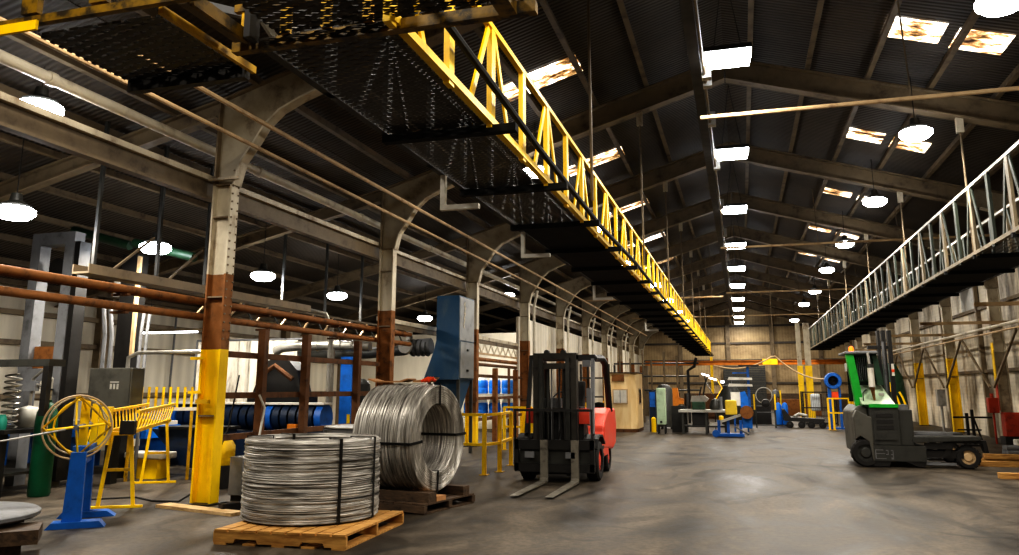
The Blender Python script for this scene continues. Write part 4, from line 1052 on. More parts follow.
# forks
for x in (-.16, .38):
    poly = [(13.5,.72),(13.44,.72),(13.44,.10),(13.40,.055),(11.6,.035),(11.58,.03),(13.46,.02),(13.5,.05)]
    MB().prism(poly, 'YZ', cx+x-.065, cx+x+.065).build('fork', M['fork'], t)
# chassis and wheels
for s in (-1, 1):
    wheel(t, (cx+s*.60, 14.12, .34), .34, .22, M['red'], 'front_wheel')
    wheel(t, (cx+s*.50, 15.75, .28), .28, .19, M['red'], 'rear_wheel')
    MB().strip([(13.72,.55),(13.8,.70),(14.0,.76),(14.25,.74),(14.5,.6)], 'YZ', cx+s*.47 if s > 0 else cx-.73, cx+.73 if s > 0 else cx-.47, .04).build('front_fender', K, t)
MB().box(cx-.47, cx+.47, 13.82, 15.3, .22, .62).build('chassis', K, t)
MB().prism([(13.85,.62),(14.4,.62),(14.4,.72),(14.05,1.18),(13.9,1.18)], 'YZ', cx-.46, cx+.46).build('dash_cowl', K, t)
for s in (-1, 1): MB().box(cx+s*.48-.09, cx+s*.48+.09, 13.82, 13.86, .98, 1.24).build('front_lamp_panel', M['red'], t)
MB().prism([(14.75,.5),(15.9,.42),(16.25,.5),(16.35,.9),(16.2,1.2),(15.5,1.22),(15.15,1.12),(14.85,.9)], 'YZ', cx-.66, cx+.66).build('counterweight', M['red'], t, bevel=.04)
MB().prism([(14.45,.35),(15.4,.35),(15.3,.7),(14.95,.98),(14.7,.62)], 'YZ', cx-.65, cx+.65).build('side_panel', M['red'], t, bevel=.02)
st = MB().box(cx+.655, cx+.665, 14.45, 14.75, .35, .42).box(cx+.655, cx+.665, 14.45, 14.75, .5, .56); st.build('step', K, t)
# seat, steering, guard
sb = MB().box(cx-.24, cx+.24, 14.75, 15.2, 1.16, 1.26).build('seat', M['rubber'], t, bevel=.03)
MB().prism([(15.1,1.24),(15.26,1.24),(15.36,1.72),(15.26,1.74)], 'YZ', cx-.23, cx+.23).build('seat_back', M['rubber'], t, bevel=.03)
MB().cyl((cx-.05,14.1,1.1),(cx-.05,14.42,1.38),.025,8).build('steering_column', K, t)
m = MB(); m.tube([(cx-.05+.17*math.cos(a*PI/10), 14.42+.10*math.sin(a*PI/10), 1.4+.13*math.sin(a*PI/10)) for a in range(20)], .016, 6, closed=True)
m.build('steering_wheel', K, t, True)
MB().box(cx-.32, cx+.05, 13.9, 14.05, 1.18, 1.42).build('instrument_box', M['gray'], t)
for s in (-1, 1):
    MB().bar((cx+s*.60, 13.95, .8), (cx+s*.58, 14.25, 2.12), .06, .1, (0,1,0)).build('front_guard_post', M['gray'] if s > 0 else K, t)
    MB().tube([(cx+s*.58,14.3,2.14),(cx+s*.6,15.1,2.16),(cx+s*.61,15.35,2.08),(cx+s*.62,15.5,1.85),(cx+s*.62,15.75,1.15)], .065, 8).build('rear_guard_post', K, t, True)
MB().box(cx-.62, cx+.62, 14.22, 14.36, 2.1, 2.2).build('guard_front_bar', K, t)
for i in range(5): MB().box(cx-.4+.2*i-.02, cx-.4+.2*i+.02, 14.36, 15.2, 2.14, 2.19).build('guard_bar', K, t)
MB().box(cx-.62, cx+.62, 15.15, 15.24, 2.12, 2.2).build('guard_rear_bar', K, t)
for s in (-1, 1):
    MB().box(cx+s*.47-.07, cx+s*.47+.07, 14.16, 14.22, 1.98, 2.1).build('head_lamp', M['gray'], t)
    MB().lathe([(.001,-.05),(.06,-.05),(.06,.03),(.001,.04)], (cx+s*.5, 13.92, 1.06), 'Y', 12).build('work_lamp', M['dark_gray'], t, True)
MB().box(cx+.52, cx+.60, 13.86, 13.93, .95, 1.6).build('tilt_bracket', M['gray'], t)

# ------------------------------------------------------------------ green side-loading forklift, its length across the hall
t = thing('side_loader', 'green and charcoal side-loading forklift with long flat bed, parked across the hall', 'forklift', (3.2, 19.1, 0))
Y0 = 18.05
G = M['dark_gray']
MB().box(2.4, 3.5, Y0, Y0+2.0, .13, .44).build('lower_chassis', G, t)
MB().box(2.36, 3.06, Y0+.02, Y0+1.3, .44, 1.2).build('engine_body', G, t, bevel=.015)
MB().box(3.06, 3.32, Y0+.06, Y0+1.2, .44, 1.16).build('side_tank', G, t, bevel=.015)
MB().box(2.44, 2.98, Y0-.005, Y0+.02, .55, 1.12).build('engine_door', M['dark_gray'], t)
for i in range(3): MB().box(2.5, 2.92, Y0-.015, Y0-.005, .76+.12*i, .84+.12*i).build('grille_slot', K, t)
MB().prism([(2.02,.25),(2.36,.12),(2.36,1.2),(2.14,1.25),(2.0,1.1)], 'XZ', Y0+.25, Y0+1.9).build('rear_body', M['gray_dim'], t, bevel=.03)
MB().prism([(2.0,.55),(2.1,.62),(2.3,.5),(2.36,.13),(2.4,.13),(2.4,1.0),(2.05,1.15),(1.98,1.0)], 'XZ', Y0, Y0+.25).build('fender', M['gray_dim'], t, bevel=.02)
# pale green bonnet with a bright green edge
MB().add([(2.2,Y0+.05,1.26),(3.02,Y0+.05,1.26),(2.85,Y0+.75,1.66),(2.18,Y0+.75,1.66),(2.2,Y0+1.3,1.26),(3.02,Y0+1.3,1.26),(2.85,Y0+1.3,1.66),(2.18,Y0+1.3,1.66)],
         [(0,1,2,3),(4,5,6,7),(0,1,5,4),(3,2,6,7),(1,2,6,5),(0,3,7,4)]).build('bonnet', M['green_pale'], t)
MB().box(2.36, 3.06, Y0-.01, Y0+1.3, 1.2, 1.27).build('bonnet_edge', M['green'], t)
MB().bar((2.7,Y0+.38,1.47),(2.82,Y0+.38,1.47),.08,.06).build('bonnet_latch', M['gray_light'], t)
# cab
MB().add([(1.97,Y0+.3,2.32),(2.13,Y0+.3,2.32),(2.3,Y0+.3,1.2),(2.1,Y0+.3,1.2),(1.97,Y0+.5,2.32),(2.13,Y0+.5,2.32),(2.3,Y0+.5,1.2),(2.1,Y0+.5,1.2)],
         [(0,1,2,3),(4,5,6,7),(0,1,5,4),(1,2,6,5),(2,3,7,6),(3,0,4,7)]).build('cab_pillar', M['green'], t)
MB().box(1.95, 2.75, Y0+.25, Y0+1.5, 2.32, 2.38).build('cab_roof', M['gray'], t, bevel=.02)
MB().box(2.1, 2.72, Y0+1.42, Y0+1.46, 1.3, 2.32).build('rear_window', M['glass'], t)
MB().box(2.14, 2.7, Y0+.5, Y0+.52, 1.68, 2.3).build('side_window', M['glass'], t)
m = MB().box(2.22, 2.62, Y0+.47, Y0+.5, 2.24, 2.28).box(2.22, 2.62, Y0+.47, Y0+.5, 1.74, 1.77).box(2.22, 2.25, Y0+.47, Y0+.5, 1.77, 2.24).box(2.59, 2.62, Y0+.47, Y0+.5, 1.77, 2.24)
m.build('window_frame', M['green_dark'], t)
for i in range(7): MB().box(2.28+.05*i, 2.29+.05*i, Y0+.48, Y0+.5, 1.77, 2.24).build('guard_wire', M['gray'], t)
MB().prism([(2.62,2.32),(2.74,2.32),(2.86,1.66),(2.7,1.66)], 'XZ', Y0+.42, Y0+.6).build('front_pillar', M['green_dark'], t)
MB().box(2.3, 2.6, Y0+.85, Y0+1.25, 1.3, 1.9).build('seat', M['rubber'], t, bevel=.04)
bc = MB().lathe([(.001,0),(.06,0),(.065,.05),(.05,.1),(.001,.12)], (2.12,Y0+.5,2.38), n=14).build('beacon', M['amber'], t, True)
MB().box(1.93, 1.97, Y0+.26, Y0+.34, 1.95, 2.12).build('mirror', M['gray_light'], t)
# exhaust silencer
MB().cyl((2.50,Y0+.12,1.62),(2.50,Y0+.12,2.02),.085,16).build('silencer', M['white'], t, True)
MB().cyl((2.50,Y0+.12,2.02),(2.50,Y0+.12,2.1),.092,16).build('silencer_clamp', M['dark_gray'], t, True)
MB().cyl((2.48,Y0+.12,2.1),(2.46,Y0+.12,2.34),.035,10).build('tail_pipe', M['gray_light'], t, True)
MB().tube([(2.50,Y0+.12,1.62),(2.52,Y0+.14,1.5),(2.55,Y0+.2,1.36)],[.07,.045,.03],10).build('inlet_pipe', M['rust'], t, True)
MB().tube([(2.36,Y0+.15,1.58),(2.26,Y0+.12,1.5),(2.27,Y0+.2,1.3)],.016,6).build('hose', M['dark'], t, True)
# mast standing in the middle of the bed
for x in (2.92, 3.04, 3.16): MB().box(x-.035, x+.035, Y0+.85, Y0+1.05, .5, 2.85).build('mast_rail', K, t)
MB().box(2.62, 3.2, Y0+.9, Y0+1.05, 2.45, 2.52).build('mast_crosshead', K, t)
MB().cyl((3.0,Y0+.82,.5),(3.0,Y0+.82,2.6),.035,10).build('lift_cylinder', M['gray'], t, True)
MB().box(3.135, 3.19, Y0+.83, Y0+.85, 1.86, 2.12).build('reflector', M['white'], t)
MB().box(3.135, 3.19, Y0+.825, Y0+.83, 1.94, 2.0).build('reflector_band', M['orange_red'], t)
MB().box(3.02, 3.26, Y0+.1, Y0+.5, 1.16, 1.26).build('valve_block', M['gray'], t)
# bed
MB().prism([(3.28,.50),(4.5,.56),(4.54,.62),(4.5,.64),(3.28,.62)], 'XZ', Y0, Y0+.55).build('near_bed', G, t, bevel=.01)
MB().prism([(3.28,.50),(4.5,.56),(4.54,.62),(4.5,.64),(3.28,.62)], 'XZ', Y0+1.4, Y0+1.95).build('far_bed', G, t, bevel=.01)
MB().box(3.28, 4.05, Y0+.15, Y0+.25, .66, .71).build('load_rail', M['gray'], t)
MB().box(3.32, 4.1, Y0+.75, Y0+1.25, .5, .68).build('fork_carriage', K, t)
MB().box(3.45, 4.2, Y0+.1, Y0+.5, .2, .34).build('axle_beam', K, t)
MB().box(3.5, 4.0, Y0+.05, Y0+.12, .38, .5).build('under_rail', K, t)
for dy in (0, 1.5):
    MB().prism([(3.8,.2),(3.95,.25),(4.05,.5),(4.55,.5),(4.6,.32),(4.65,.32),(4.62,.56),(3.95,.56)], 'XZ', Y0+.08+dy, Y0+.34+dy).build('wheel_arch', K, t)
    wheel(t, (4.28, Y0+.19+dy, .225), .225, .22, M['pipe_tan'], 'load_wheel', 'Y')
wheel(t, (2.2, Y0+.13, .28), .28, .24, M['dark_gray'], 'drive_wheel', 'Y')
wheel(t, (2.5, Y0+1.75, .28), .28, .24, M['rust_dark'], 'drive_wheel', 'Y')
MB().prism([(2.36,.02),(2.75,.02),(2.8,.13),(2.36,.13)], 'XZ', Y0+.02, Y0+.3).build('skid', K, t)
MB().prism([(3.1,.13),(3.32,.03),(3.45,.03),(3.5,.13)], 'XZ', Y0+.02, Y0+.3).build('skid', K, t)
MB().box(3.5, 4.06, Y0+.1, Y0+.2, .06, .11).build('fork', M['gray'], t)
MB().box(3.5, 4.06, Y0+1.2, Y0+1.3, .06, .11).build('fork', M['gray'], t)
lg = MB()
lg.box(2.42, 2.62, Y0-.004, Y0, .34, .355).box(2.42, 2.66, Y0-.004, Y0, .27, .28).box(2.42, 2.68, Y0-.004, Y0, .17, .18).box(2.42, 2.44, Y0-.004, Y0, .17, .355)
lg.build('stripe_mark', M['gray'], t)
for x0, segs in ((2.68, ((0,.06,.33,.35),(.045,.06,.25,.35),(0,.06,.25,.27))), (2.80, ((0,.06,.33,.35),(.04,.06,.17,.35),(0,.06,.25,.27),(0,.06,.16,.20)))):
    d = MB()
    for a, b, z0, z1 in segs: d.box(x0+a, x0+b, Y0-.004, Y0, z0, z1)
    d.build('number_mark', M['gray'], t)

# the cab end sits a little further along the hall than the straight measure suggests
def shift_x(x): return .02 + .2*min(1, max(0, (3.0-x)/.9))
def nudge(o, d=None):
    for c in o.children:
        if c.type == 'MESH':
            if 'wheel' in c.name or d is not None:
                xs = [v.co.x for v in c.data.vertices]; e = d if d is not None else shift_x((min(xs)+max(xs))/2 + 3.2)
                for v in c.data.vertices: v.co.x += e
                nudge(c, e)
            else:
                for v in c.data.vertices: v.co.x += shift_x(v.co.x + 3.2)
nudge(t)
# ------------------------------------------------------------------ wooden booth
t = thing('wooden_booth', 'plywood booth with small white window and brown board above it', 'booth', (-4.3, 30.3, 0))
poly = [(-4.97,29.5),(-3.98,29.5),(-3.8,29.6),(-3.74,29.75),(-3.74,31.2),(-4.97,31.2)]
MB().prism(poly, 'XY', .12, 2.14).build('wall', M['ply'], t)
MB().prism([(x, y) for x, y in poly], 'XY', 0, .119).build('plinth', M['rust_dark'], t)
MB().box(-5.0, -3.7, 29.45, 31.25, 2.141, 2.18).build('roof', M['old_wood'], t)
w = MB().box(-4.64, -4.08, 29.46, 29.5, 1.02, 1.56).build('window_frame', M['pipe_tan'], t)
MB().box(-4.6, -4.12, 29.45, 29.462, 1.06, 1.52).build('pane', M['white'], w)
MB().box(-4.37, -4.35, 29.44, 29.45, 1.06, 1.52).build('mullion', M['gray'], w)
MB().box(-4.66, -4.2, 29.47, 29.5, 1.84, 2.1).build('name_board', M['rust'], t)
w = MB().box(-3.742, -3.72, 29.95, 30.6, 1.0, 1.6).build('side_window', M['pipe_tan'], t)
MB().box(-3.722, -3.714, 30.0, 30.55, 1.05, 1.55).build('pane', M['glass'], w)
# dark boiler behind the booth
t = thing('storage_tank', 'dark upright steel tank behind the wooden booth', 'tank', (-3.1, 32.2, 0))
MB().lathe([(.001,0),(.32,0),(.32,1.45),(.2,1.62),(.001,1.66)], (-3.0, 32.2, .1), n=20).build('body', M['dark_gray'], t, True)
for a in (0, 2.1, 4.2): MB().box(-3.0+.24*math.cos(a)-.03, -3.0+.24*math.cos(a)+.03, 32.2+.24*math.sin(a)-.03, 32.2+.24*math.sin(a)+.03, 0, .1).build('foot', K, t)
# ------------------------------------------------------------------ bench group in the middle distance
t = thing('tall_cabinet', 'tall pale gray-green cabinet on thin legs at the end of the long bench', 'cabinet', (-2.77, 29.0, 0))
MB().box(-2.97, -2.66, 28.8, 29.2, .32, 1.6).build('housing', M['green_pale'], t, bevel=.02)
MB().box(-2.94, -2.69, 28.785, 28.8, .5, 1.55).build('door', M['green_pale'], t)
MB().box(-2.86, -2.78, 28.77, 28.79, .38, .45).build('badge', K, t)
for x in (-2.96, -2.72):
    for y in (28.83, 29.12): MB().box(x, x+.05, y, y+.05, 0, .32).build('leg', K, t)
t = thing('blue_locker', 'narrow blue locker behind the pale gray-green cabinet', 'locker', (-3.24, 30.2, 0))
MB().box(-3.36, -3.12, 30.0, 30.4, 0, 1.5).build('housing', M['navy'], t)
MB().box(-3.34, -3.14, 29.985, 30.0, .9, 1.45).build('door', M['blue'], t)
MB().lathe([(.001,0),(.09,0),(.09,.5),(.001,.55)], (-3.2, 29.85, .001), n=12).build('yellow_cap', M['yellow'], t, True)
t = thing('work_bench', 'long dark work bench with pale top in the middle distance', 'bench', (-1.35, 29.2, 0))
MB().box(-2.2, -.55, 28.7, 29.8, .76, .84).build('top', M['gray_light'], t)
for x in (-2.1, -1.3, -.65):
    for y in (28.75, 29.7): MB().box(x, x+.08, y, y+.06, 0, .76).build('leg', M['dark_gray'], t)
MB().box(-2.1, -.6, 28.8, 29.7, .25, .3).build('lower_shelf', K, t)
MB().box(-1.75, -1.3, 28.9, 29.6, .3, .74).build('dark_bin', K, t)
MB().box(-1.15, -.75, 28.85, 29.4, .3, .4).build('paper_tray', M['white'], t)
t = thing('yellow_press', 'yellow bench press standing beside the tall pale cabinet', 'machine', (-2.0, 30.3, 0))
MB().prism([(-2.5,.95),(-2.35,.95),(-2.25,1.02),(-2.12,1.02),(-2.1,1.2),(-2.28,1.24),(-2.32,1.6),(-2.5,1.6)], 'XZ', 30.1, 30.5).build('frame', M['orange'], t)
MB().box(-2.55, -2.0, 30.0, 30.6, 0, .95).build('base', K, t)
MB().cyl((-2.0,30.3,.95),(-2.0,30.3,1.4),.08,12).build('motor', K, t, True)
t = thing('saw_machine', 'teal-gray bench saw standing on the long bench', 'machine', (-1.5, 29.3, .841))
MB().box(-1.75, -1.3, 29.1, 29.6, .842, 1.12).build('base', M['green_dark'], t, bevel=.03)
MB().prism([(-1.8,1.12),(-1.25,1.12),(-1.15,1.22),(-1.3,1.34),(-1.75,1.32)], 'XZ', 29.15, 29.5).build('head', M['galv'], t)
MB().tube([(-1.35,29.3,1.3),(-1.28,29.3,1.7),(-1.2,29.3,1.95)],.03,6).tube([(-1.5,29.3,1.3),(-1.4,29.3,1.65)],.03,6).build('arm', K, t)
t = thing('dark_gearbox', 'dark bench machine on the long bench, beside the lamp arm', 'machine', (-.95, 29.4, .841))
MB().lathe([(.001,0),(.18,0),(.2,.1),(.16,.3),(.1,.36),(.001,.4)], (-.95, 29.3, .842), n=14).build('housing', M['dark_gray'], t, True)
MB().cyl((-.75,29.2,.842),(-.75,29.2,1.3),.06,10).build('column', M['gray'], t, True)
t = thing('task_lamp', 'bright tube task lamps on a jointed arm above the long bench', 'lamp', (-1.1, 30.2, 0))
MB().tube([(-1.0,30.3,0),(-1.0,30.3,1.3),(-1.25,30.3,1.75),(-1.35,30.3,2.1)],.018,6).build('arm', K, t)
MB().tube([(-.95,30.3,1.2),(-.7,30.3,1.6),(-.9,30.3,1.95)],.016,6).build('arm', M['yellow_dull'], t)
for x0, z0 in ((-1.42,2.12),(-1.15,1.97)): MB().bar((x0,30.25,z0),(x0+.26,30.25,z0-.08),.07,.05).build('tube', M['tube_glow'], t)
MB().lathe([(.001,-.04),(.07,-.03),(.07,.03),(.001,.04)], (-.68,30.25,1.82), n=14).build('round_head', M['tube_glow'], t, True)
light('task_light', (-1.1, 30.1, 1.85), 20, .3)
t = thing('bending_stand', 'low blue bending stand with rollers and a yellow tank on top', 'machine', (-.45, 27.6, 0))
MB().box(-.95, .0, 27.3, 27.9, .03, .12).build('base', M['blue'], t)
for x in (-.85, -.55, -.15): MB().box(x, x+.09, 27.5, 27.6, .12, .55).build('post', M['blue'], t)
MB().lathe([(.001,-.05),(.12,-.05),(.12,.05),(.001,.05)], (-.9,27.2,.13), 'Y', 14).build('roller', M['blue'], t, True)
MB().bar((-.75,27.4,.5),(-.1,27.5,.72),.1,.08).build('arm', M['gray_light'], t)
MB().bar((-.3,27.4,.35),(.15,27.3,.1),.05,.05).build('strut', M['gray'], t)
MB().box(-.58, -.2, 27.55, 27.95, .72, 1.2).build('tank', M['yellow_pale'], t, bevel=.04)
MB().lathe([(.001,0),(.08,0),(.08,.12),(.001,.14)], (-.72,27.5,.56), n=12).build('knob', M['yellow'], t, True)
t = thing('panel_board', 'white and blue upright panel board behind the yellow tank', 'board', (-.1, 31, 0))
MB().box(-.42, -.08, 31.0, 31.04, .95, 1.45).build('white_panel', M['white'], t)
MB().prism([(-.08,.88),(.2,.88),(.2,1.25),(.1,1.48),(-.08,1.45)], 'XZ', 30.98, 31.05).build('blue_panel', M['blue_bright'], t)
for x in (-.35, .12): MB().box(x, x+.06, 31.05, 31.1, 0, 1.3).build('leg', M['blue'], t)
MB().lathe([(.001,-.1),(.24,-.1),(.24,.1),(.001,.1)], (.12,30.7,.72), 'Y', 16).build('cable_drum', M['rust'], t, True)
MB().box(-.05, .3, 30.85, 31.0, .15, .55).build('blue_bin', M['blue_bright'], t)
t = thing('lamp_post', 'thin blue post with two pale lamp panels on an arm', 'lamp', (.25, 33.6, 0))
MB().box(.21, .31, 33.6, 33.7, 0, 2.45).build('post', M['blue'], t)
for z in (1.92, 1.66): MB().prism([(-.55,z),(.42,z),(.4,z+.09),(-.5,z+.12)], 'XZ', 33.45, 33.75).build('lamp_panel', M['white'], t)
MB().box(-.35, .3, 33.58, 33.62, 2.18, 2.23).build('arm', M['blue'], t)
MB().bar((-.4,33.6,1.9),(-.42,33.6,1.4),.03,.03).build('hanger', M['gray'], t)
MB().box(-.1, .7, 33.4, 33.9, 2.46, 2.52).build('top_bar', K, t)
t = thing('ring_stand', 'steel frame with round wire hoop and yellow stops behind the blue post', 'stand', (.75, 34.4, 0))
m = MB(); m.tube([(.85+.32*math.cos(2*PI*i/24), 34.4, 1.3+.32*math.sin(2*PI*i/24)) for i in range(24)], .02, 6, closed=True); m.build('hoop', M['gray_light'], t, True)
for x in (.5, 1.25): MB().box(x-.03, x+.03, 34.38, 34.44, 0, 1.1).build('leg', M['dark_gray'], t)
MB().box(.5, 1.25, 34.4, 34.44, .08, .12).build('bottom_bar', M['gray'], t); MB().box(.5, 1.25, 34.4, 34.44, .6, .64).build('bar', M['gray'], t)
for x in (.42, 1.24): MB().box(x, x+.06, 34.3, 34.38, .72, 1.35).build('stop', M['yellow'], t)
MB().lathe([(.001,-.12),(.16,-.1),(.18,.1),(.001,.12)], (.9,34.2,.98), 'Y', 14).build('motor', K, t, True)
t = thing('blue_cylinder_trolley', 'pair of blue gas bottles on a small trolley with yellow post', 'trolley', (1.55, 36.2, 0))
for x in (1.45, 1.72): MB().lathe([(.001,0),(.13,0),(.13,.8),(.08,.9),(.001,.94)], (x,36.2,.06), n=14).build('bottle', M['blue_bright'], t, True)
MB().box(1.28, 1.88, 36.05, 36.4, .02, .06).build('plate', K, t)
MB().box(1.55, 1.61, 36.36, 36.4, .06, 1.5).build('post', M['yellow'], t)
MB().lathe([(.001,0),(.14,.03),(.17,.15),(.12,.3),(.001,.34)], (1.38,36.2,1.2), n=14).build('gauge_head', M['gray'], t, True)
MB().box(1.34, 1.42, 36.32, 36.38, .06, 1.2).build('rear_post', M['dark_gray'], t)
# dark clutter by the end wall
t = thing('wrapped_machine', 'dark tarpaulin-covered machine against the roller door', 'machine', (-.3, 38, 0))
MB().lathe([(.001,0),(.6,0),(.7,.5),(.5,1.3),(.3,1.7),(.001,1.8)], (-.55,38,0), n=14).build('cover', M['dark_gray'], t, True)
MB().box(.2, 1.2, 37.7, 38.3, 0, .8).build('base', K, t)
t = thing('flat_cart', 'black flat cart with raised end on small wheels', 'cart', (2.3, 34.9, 0))
MB().prism([(1.6,.28),(3.1,.22),(3.15,.36),(1.85,.42),(1.62,.75),(1.54,.72)], 'XZ', 34.5, 35.5).build('bed', K, t)
for x in (1.8, 2.25, 2.62, 3.05): wheel(t, (x, 34.5, .13), .13, .08, K, 'wheel', 'Y')
MB().tube([(2.0,34.8,.45),(2.2,35.0,.55),(2.5,34.8,.48)],.06,6).build('loose_cloth', M['gray_light'], t, True)
t = thing('wire_cage', 'dark wire mesh cage behind the flat cart', 'cage', (3.1, 37.5, 0))
for x in (2.55, 3.9):
    for y in (37.2, 38.2): MB().box(x-.03, x+.03, y-.03, y+.03, 0, 1.45).build('post', K, t)
for z in (.1, .75, 1.42): MB().box(2.55, 3.9, 37.18, 37.22, z-.025, z+.025).build('rail', K, t)
m = MB()
for i in range(18): m.box(2.6+.072*i, 2.61+.072*i, 37.19, 37.2, .1, 1.42)
m.build('mesh_wires', M['dark_gray'], t)
MB().box(2.9, 3.3, 37.5, 37.9, .6, 1.35).build('white_sack', M['clear'], t, bevel=.08)
MB().box(2.6, 3.85, 37.25, 38.15, .05, .09).build('floor_plate', K, t)
t = thing('fan_stand', 'round blue drum fan on a blue post with red box', 'fan', (3.6, 34.2, 0))
MB().lathe([(.2,-.17),(.31,-.17),(.33,-.1),(.33,.1),(.31,.17),(.2,.17),(.18,0)], (3.52,34.2,1.88), 'Y', 30, closed=True).build('drum', M['blue'], t, True)
MB().lathe([(.001,.1),(.19,.1),(.19,.14),(.001,.14)], (3.52,34.2,1.88), 'Y', 24).build('grille', K, t, True)
for i in range(5):
    a = 2*PI*i/5
    MB().bar((3.52+.06*math.cos(a),34.18,1.88+.06*math.sin(a)),(3.52+.2*math.cos(a),34.22,1.88+.2*math.sin(a)),.12,.012,(0,1,.4)).build('blade', K, t)
MB().box(3.3, 3.42, 34.15, 34.3, 0, 1.62).build('post', M['blue'], t)
MB().box(3.7, 3.78, 34.15, 34.3, 0, 1.62).build('post', M['blue'], t)
MB().box(3.2, 3.85, 34.0, 34.5, 0, .05).build('base', M['blue'], t)
MB().box(3.44, 3.68, 34.1, 34.3, 1.15, 1.45).build('red_box', M['orange_red'], t)
guard('yellow guard rail in front of the blue drum fan', [(3.2,33.4),(3.35,33.2),(3.95,33.3)], (1.2,.65), 'yellow guard rails')
# crane beam, end posts, sagging hose
t = thing('crane_beam', 'orange crane beam with yellow hoist spanning the far end of the hall', 'crane beam', (.5, 47, 2.8))
MB().ibeam((-5.4,47,3.02),(6.3,47,3.02),.2,.26,.04).build('beam', M['orange'], t)
MB().box(1.2, 2.0, 46.8, 47.2, 2.9, 3.22).build('hoist', M['yellow'], t)
for x in (-5.4, 6.3): MB().box(x-.12, x+.12, 46.88, 47.12, 0, 2.9).build('post', M['purlin'], t)
for x, w, y in ((3.0, .26, 44.3), (3.42, .34, 44.3)):
    t = thing('end_column', 'cream column with yellow lower half at the far end, %s of a close pair' % ('narrower' if w < .3 else 'wider'), 'column', (x, y, 0))
    MB().box(x-w/2, x+w/2, y-.12, y+.12, 0, 2.75).build('base_section', M['yellow'], t)
    MB().box(x-w/2+.02, x+w/2-.02, y-.1, y+.1, 2.75, 5.0).build('upper_section', M['cream'], t)
m = []
for i in range(31):
    x = -1.1+4.4*i/30
    if x < 1.35: u = (x+1.1)/2.45; z = 2.55+.4*u-.62*4*u*(1-u)*.5
    else: u = (x-1.35)/1.95; z = 2.95-.99*u-.5*4*u*(1-u)*.55
    m.append((x, 34.6, z))
t = thing('sagging_hose', 'long hose slung in two sagging curves above the far machines', 'hose', (1.2, 34.6, 2.0))
MB().tube(m, .03, 6).build('hose', M['pipe_tan'], t, True)
MB().cyl((1.35,34.6,2.96),(1.35,34.6,7.4),.008,5).build('hanging_wire', M['purlin'], t)
# pipes and conduits on the far left
t = thing('pipe_rack', 'tangle of dark vertical and level pipes beyond the wooden booth', 'pipework', (-4.5, 38, 0))
for x, z in ((-5.6,3.6),(-5.1,3.0),(-4.5,3.4),(-4.1,2.9),(-3.5,3.3),(-2.9,3.1)):
    MB().cyl((x,38,0),(x,38,z),.045,8).build('upright_pipe', M['purlin'], t, True)
for z in (1.5, 2.15, 2.75): MB().cyl((-5.9,38.1,z),(-1.9,38.1,z),.04,8).build('level_pipe', M['dark_gray'], t, True)
MB().tube([(-2.4,38,0),(-2.4,38,2.4),(-2.1,38,2.6),(-2.0,38,3.0)],.07,8).build('stack_pipe', K, t, True)
t = thing('rack_shelving', 'dark machinery rack standing along the partition beyond the booth', 'rack', (-5.8, 34.2, 0))
for x in (-6.6, -5.4):
    for y in (33.4, 35.0): MB().box(x-.04, x+.04, y-.04, y+.04, 0, 2.6).build('upright', M['dark_gray'], t)
for z in (.4, 1.2, 2.0): MB().box(-6.65, -5.35, 33.35, 35.05, z, z+.05).build('shelf_board', M['dark_gray'], t)
MB().lathe([(.001,0),(.3,0),(.3,.5),(.001,.55)], (-6.0,34.2,.451), n=16).build('dark_drum', K, t, True)
o = tag(MB().box(-2.4,-1.0,43.5,44.1,0,1.3).box(-2.3,-1.1,43.45,43.5,.1,1.2).build('steel_crate', M['rust_dark']), 'brown steel crate far beyond the long bench', 'crate')
o = tag(MB().box(2.0,4.4,50.0,51.0,0,.95).box(2.0,2.1,49.9,50.0,0,1.0).box(4.3,4.4,49.9,50.0,0,1.0).build('steel_crate', M['rust']), 'low wide brown crate against the end wall beside the roller door', 'crate')

# ------------------------------------------------------------------ along the whitewashed wall
t = thing('wall_handrail', 'pale pipe rail running along the columns of the whitewashed wall', 'rail', (7.0, 27, 3.3))
MB().tube([(7.24,12,3.38),(7.24,52,3.38)],.05,8).build('pipe', M['pipe_white'], t, True)
MB().tube([(7.24,12,3.22),(7.24,52,3.22)],.03,8).build('lower_pipe', M['pipe_tan'], t, True)
n = 0
for k in range(1, 6):
    ya, yb = FY[k], FY[k+1]; mid = (ya+yb)/2
    for e, y in ((1, ya+.2), (-1, yb-.2)):
        t = tag(MB().bar((7.22, mid-.12*e, 3.17),(7.22, y, 1.62),.06,.06,(1,0,0)).build('rail_brace', M['beam']), 'slanting pipe brace under the wall rail, %s from the front' % ORD[n], 'brace', 'braces along the whitewashed wall'); n += 1
for k in range(2, 7):
    tag(MB().box(5.2, 7.7, FY[k]-1.2, FY[k]-1.12, 3.435, 3.52).build('support_arm', M['pipe_tan']), 'level steel arm from the whitewashed wall to the gray catwalk, %s from the front' % ORD[k-2], 'arm', 'arms under the gray catwalk')
n = 20
for z in (2.1, 4.2, 5.2):
    struct(MB().box(XR-.1, XR-.001, YF, YB, z, z+.1).build('trim_%d' % n, M['purlin'])); n += 1
for y in (23.5, 24.6, 28.5, 30, 35, 41):
    struct(MB().box(XR-.14, XR-.001, y, y+.14, 0, 6).build('trim_%d' % n, M['beam'])); n += 1
n = 60
for y0 in (17.5, 23.6, 30.0):
    m = MB()
    m.box(XR-.03, XR-.005, y0, y0+2.2, 4.3, 5.1)
    w = struct(m.build('window_%d' % n, M['galv'])); n += 1
    m = MB()
    for i in range(9): m.box(XR-.05, XR-.03, y0, y0+2.2, 4.34+.08*i, 4.36+.08*i)
    m.build('louvre', M['dark_gray'], w)
t = thing('hose_reel_box', 'orange-red box on a stem beside the red column foot by the wall', 'box', (7.05, 26.5, 0))
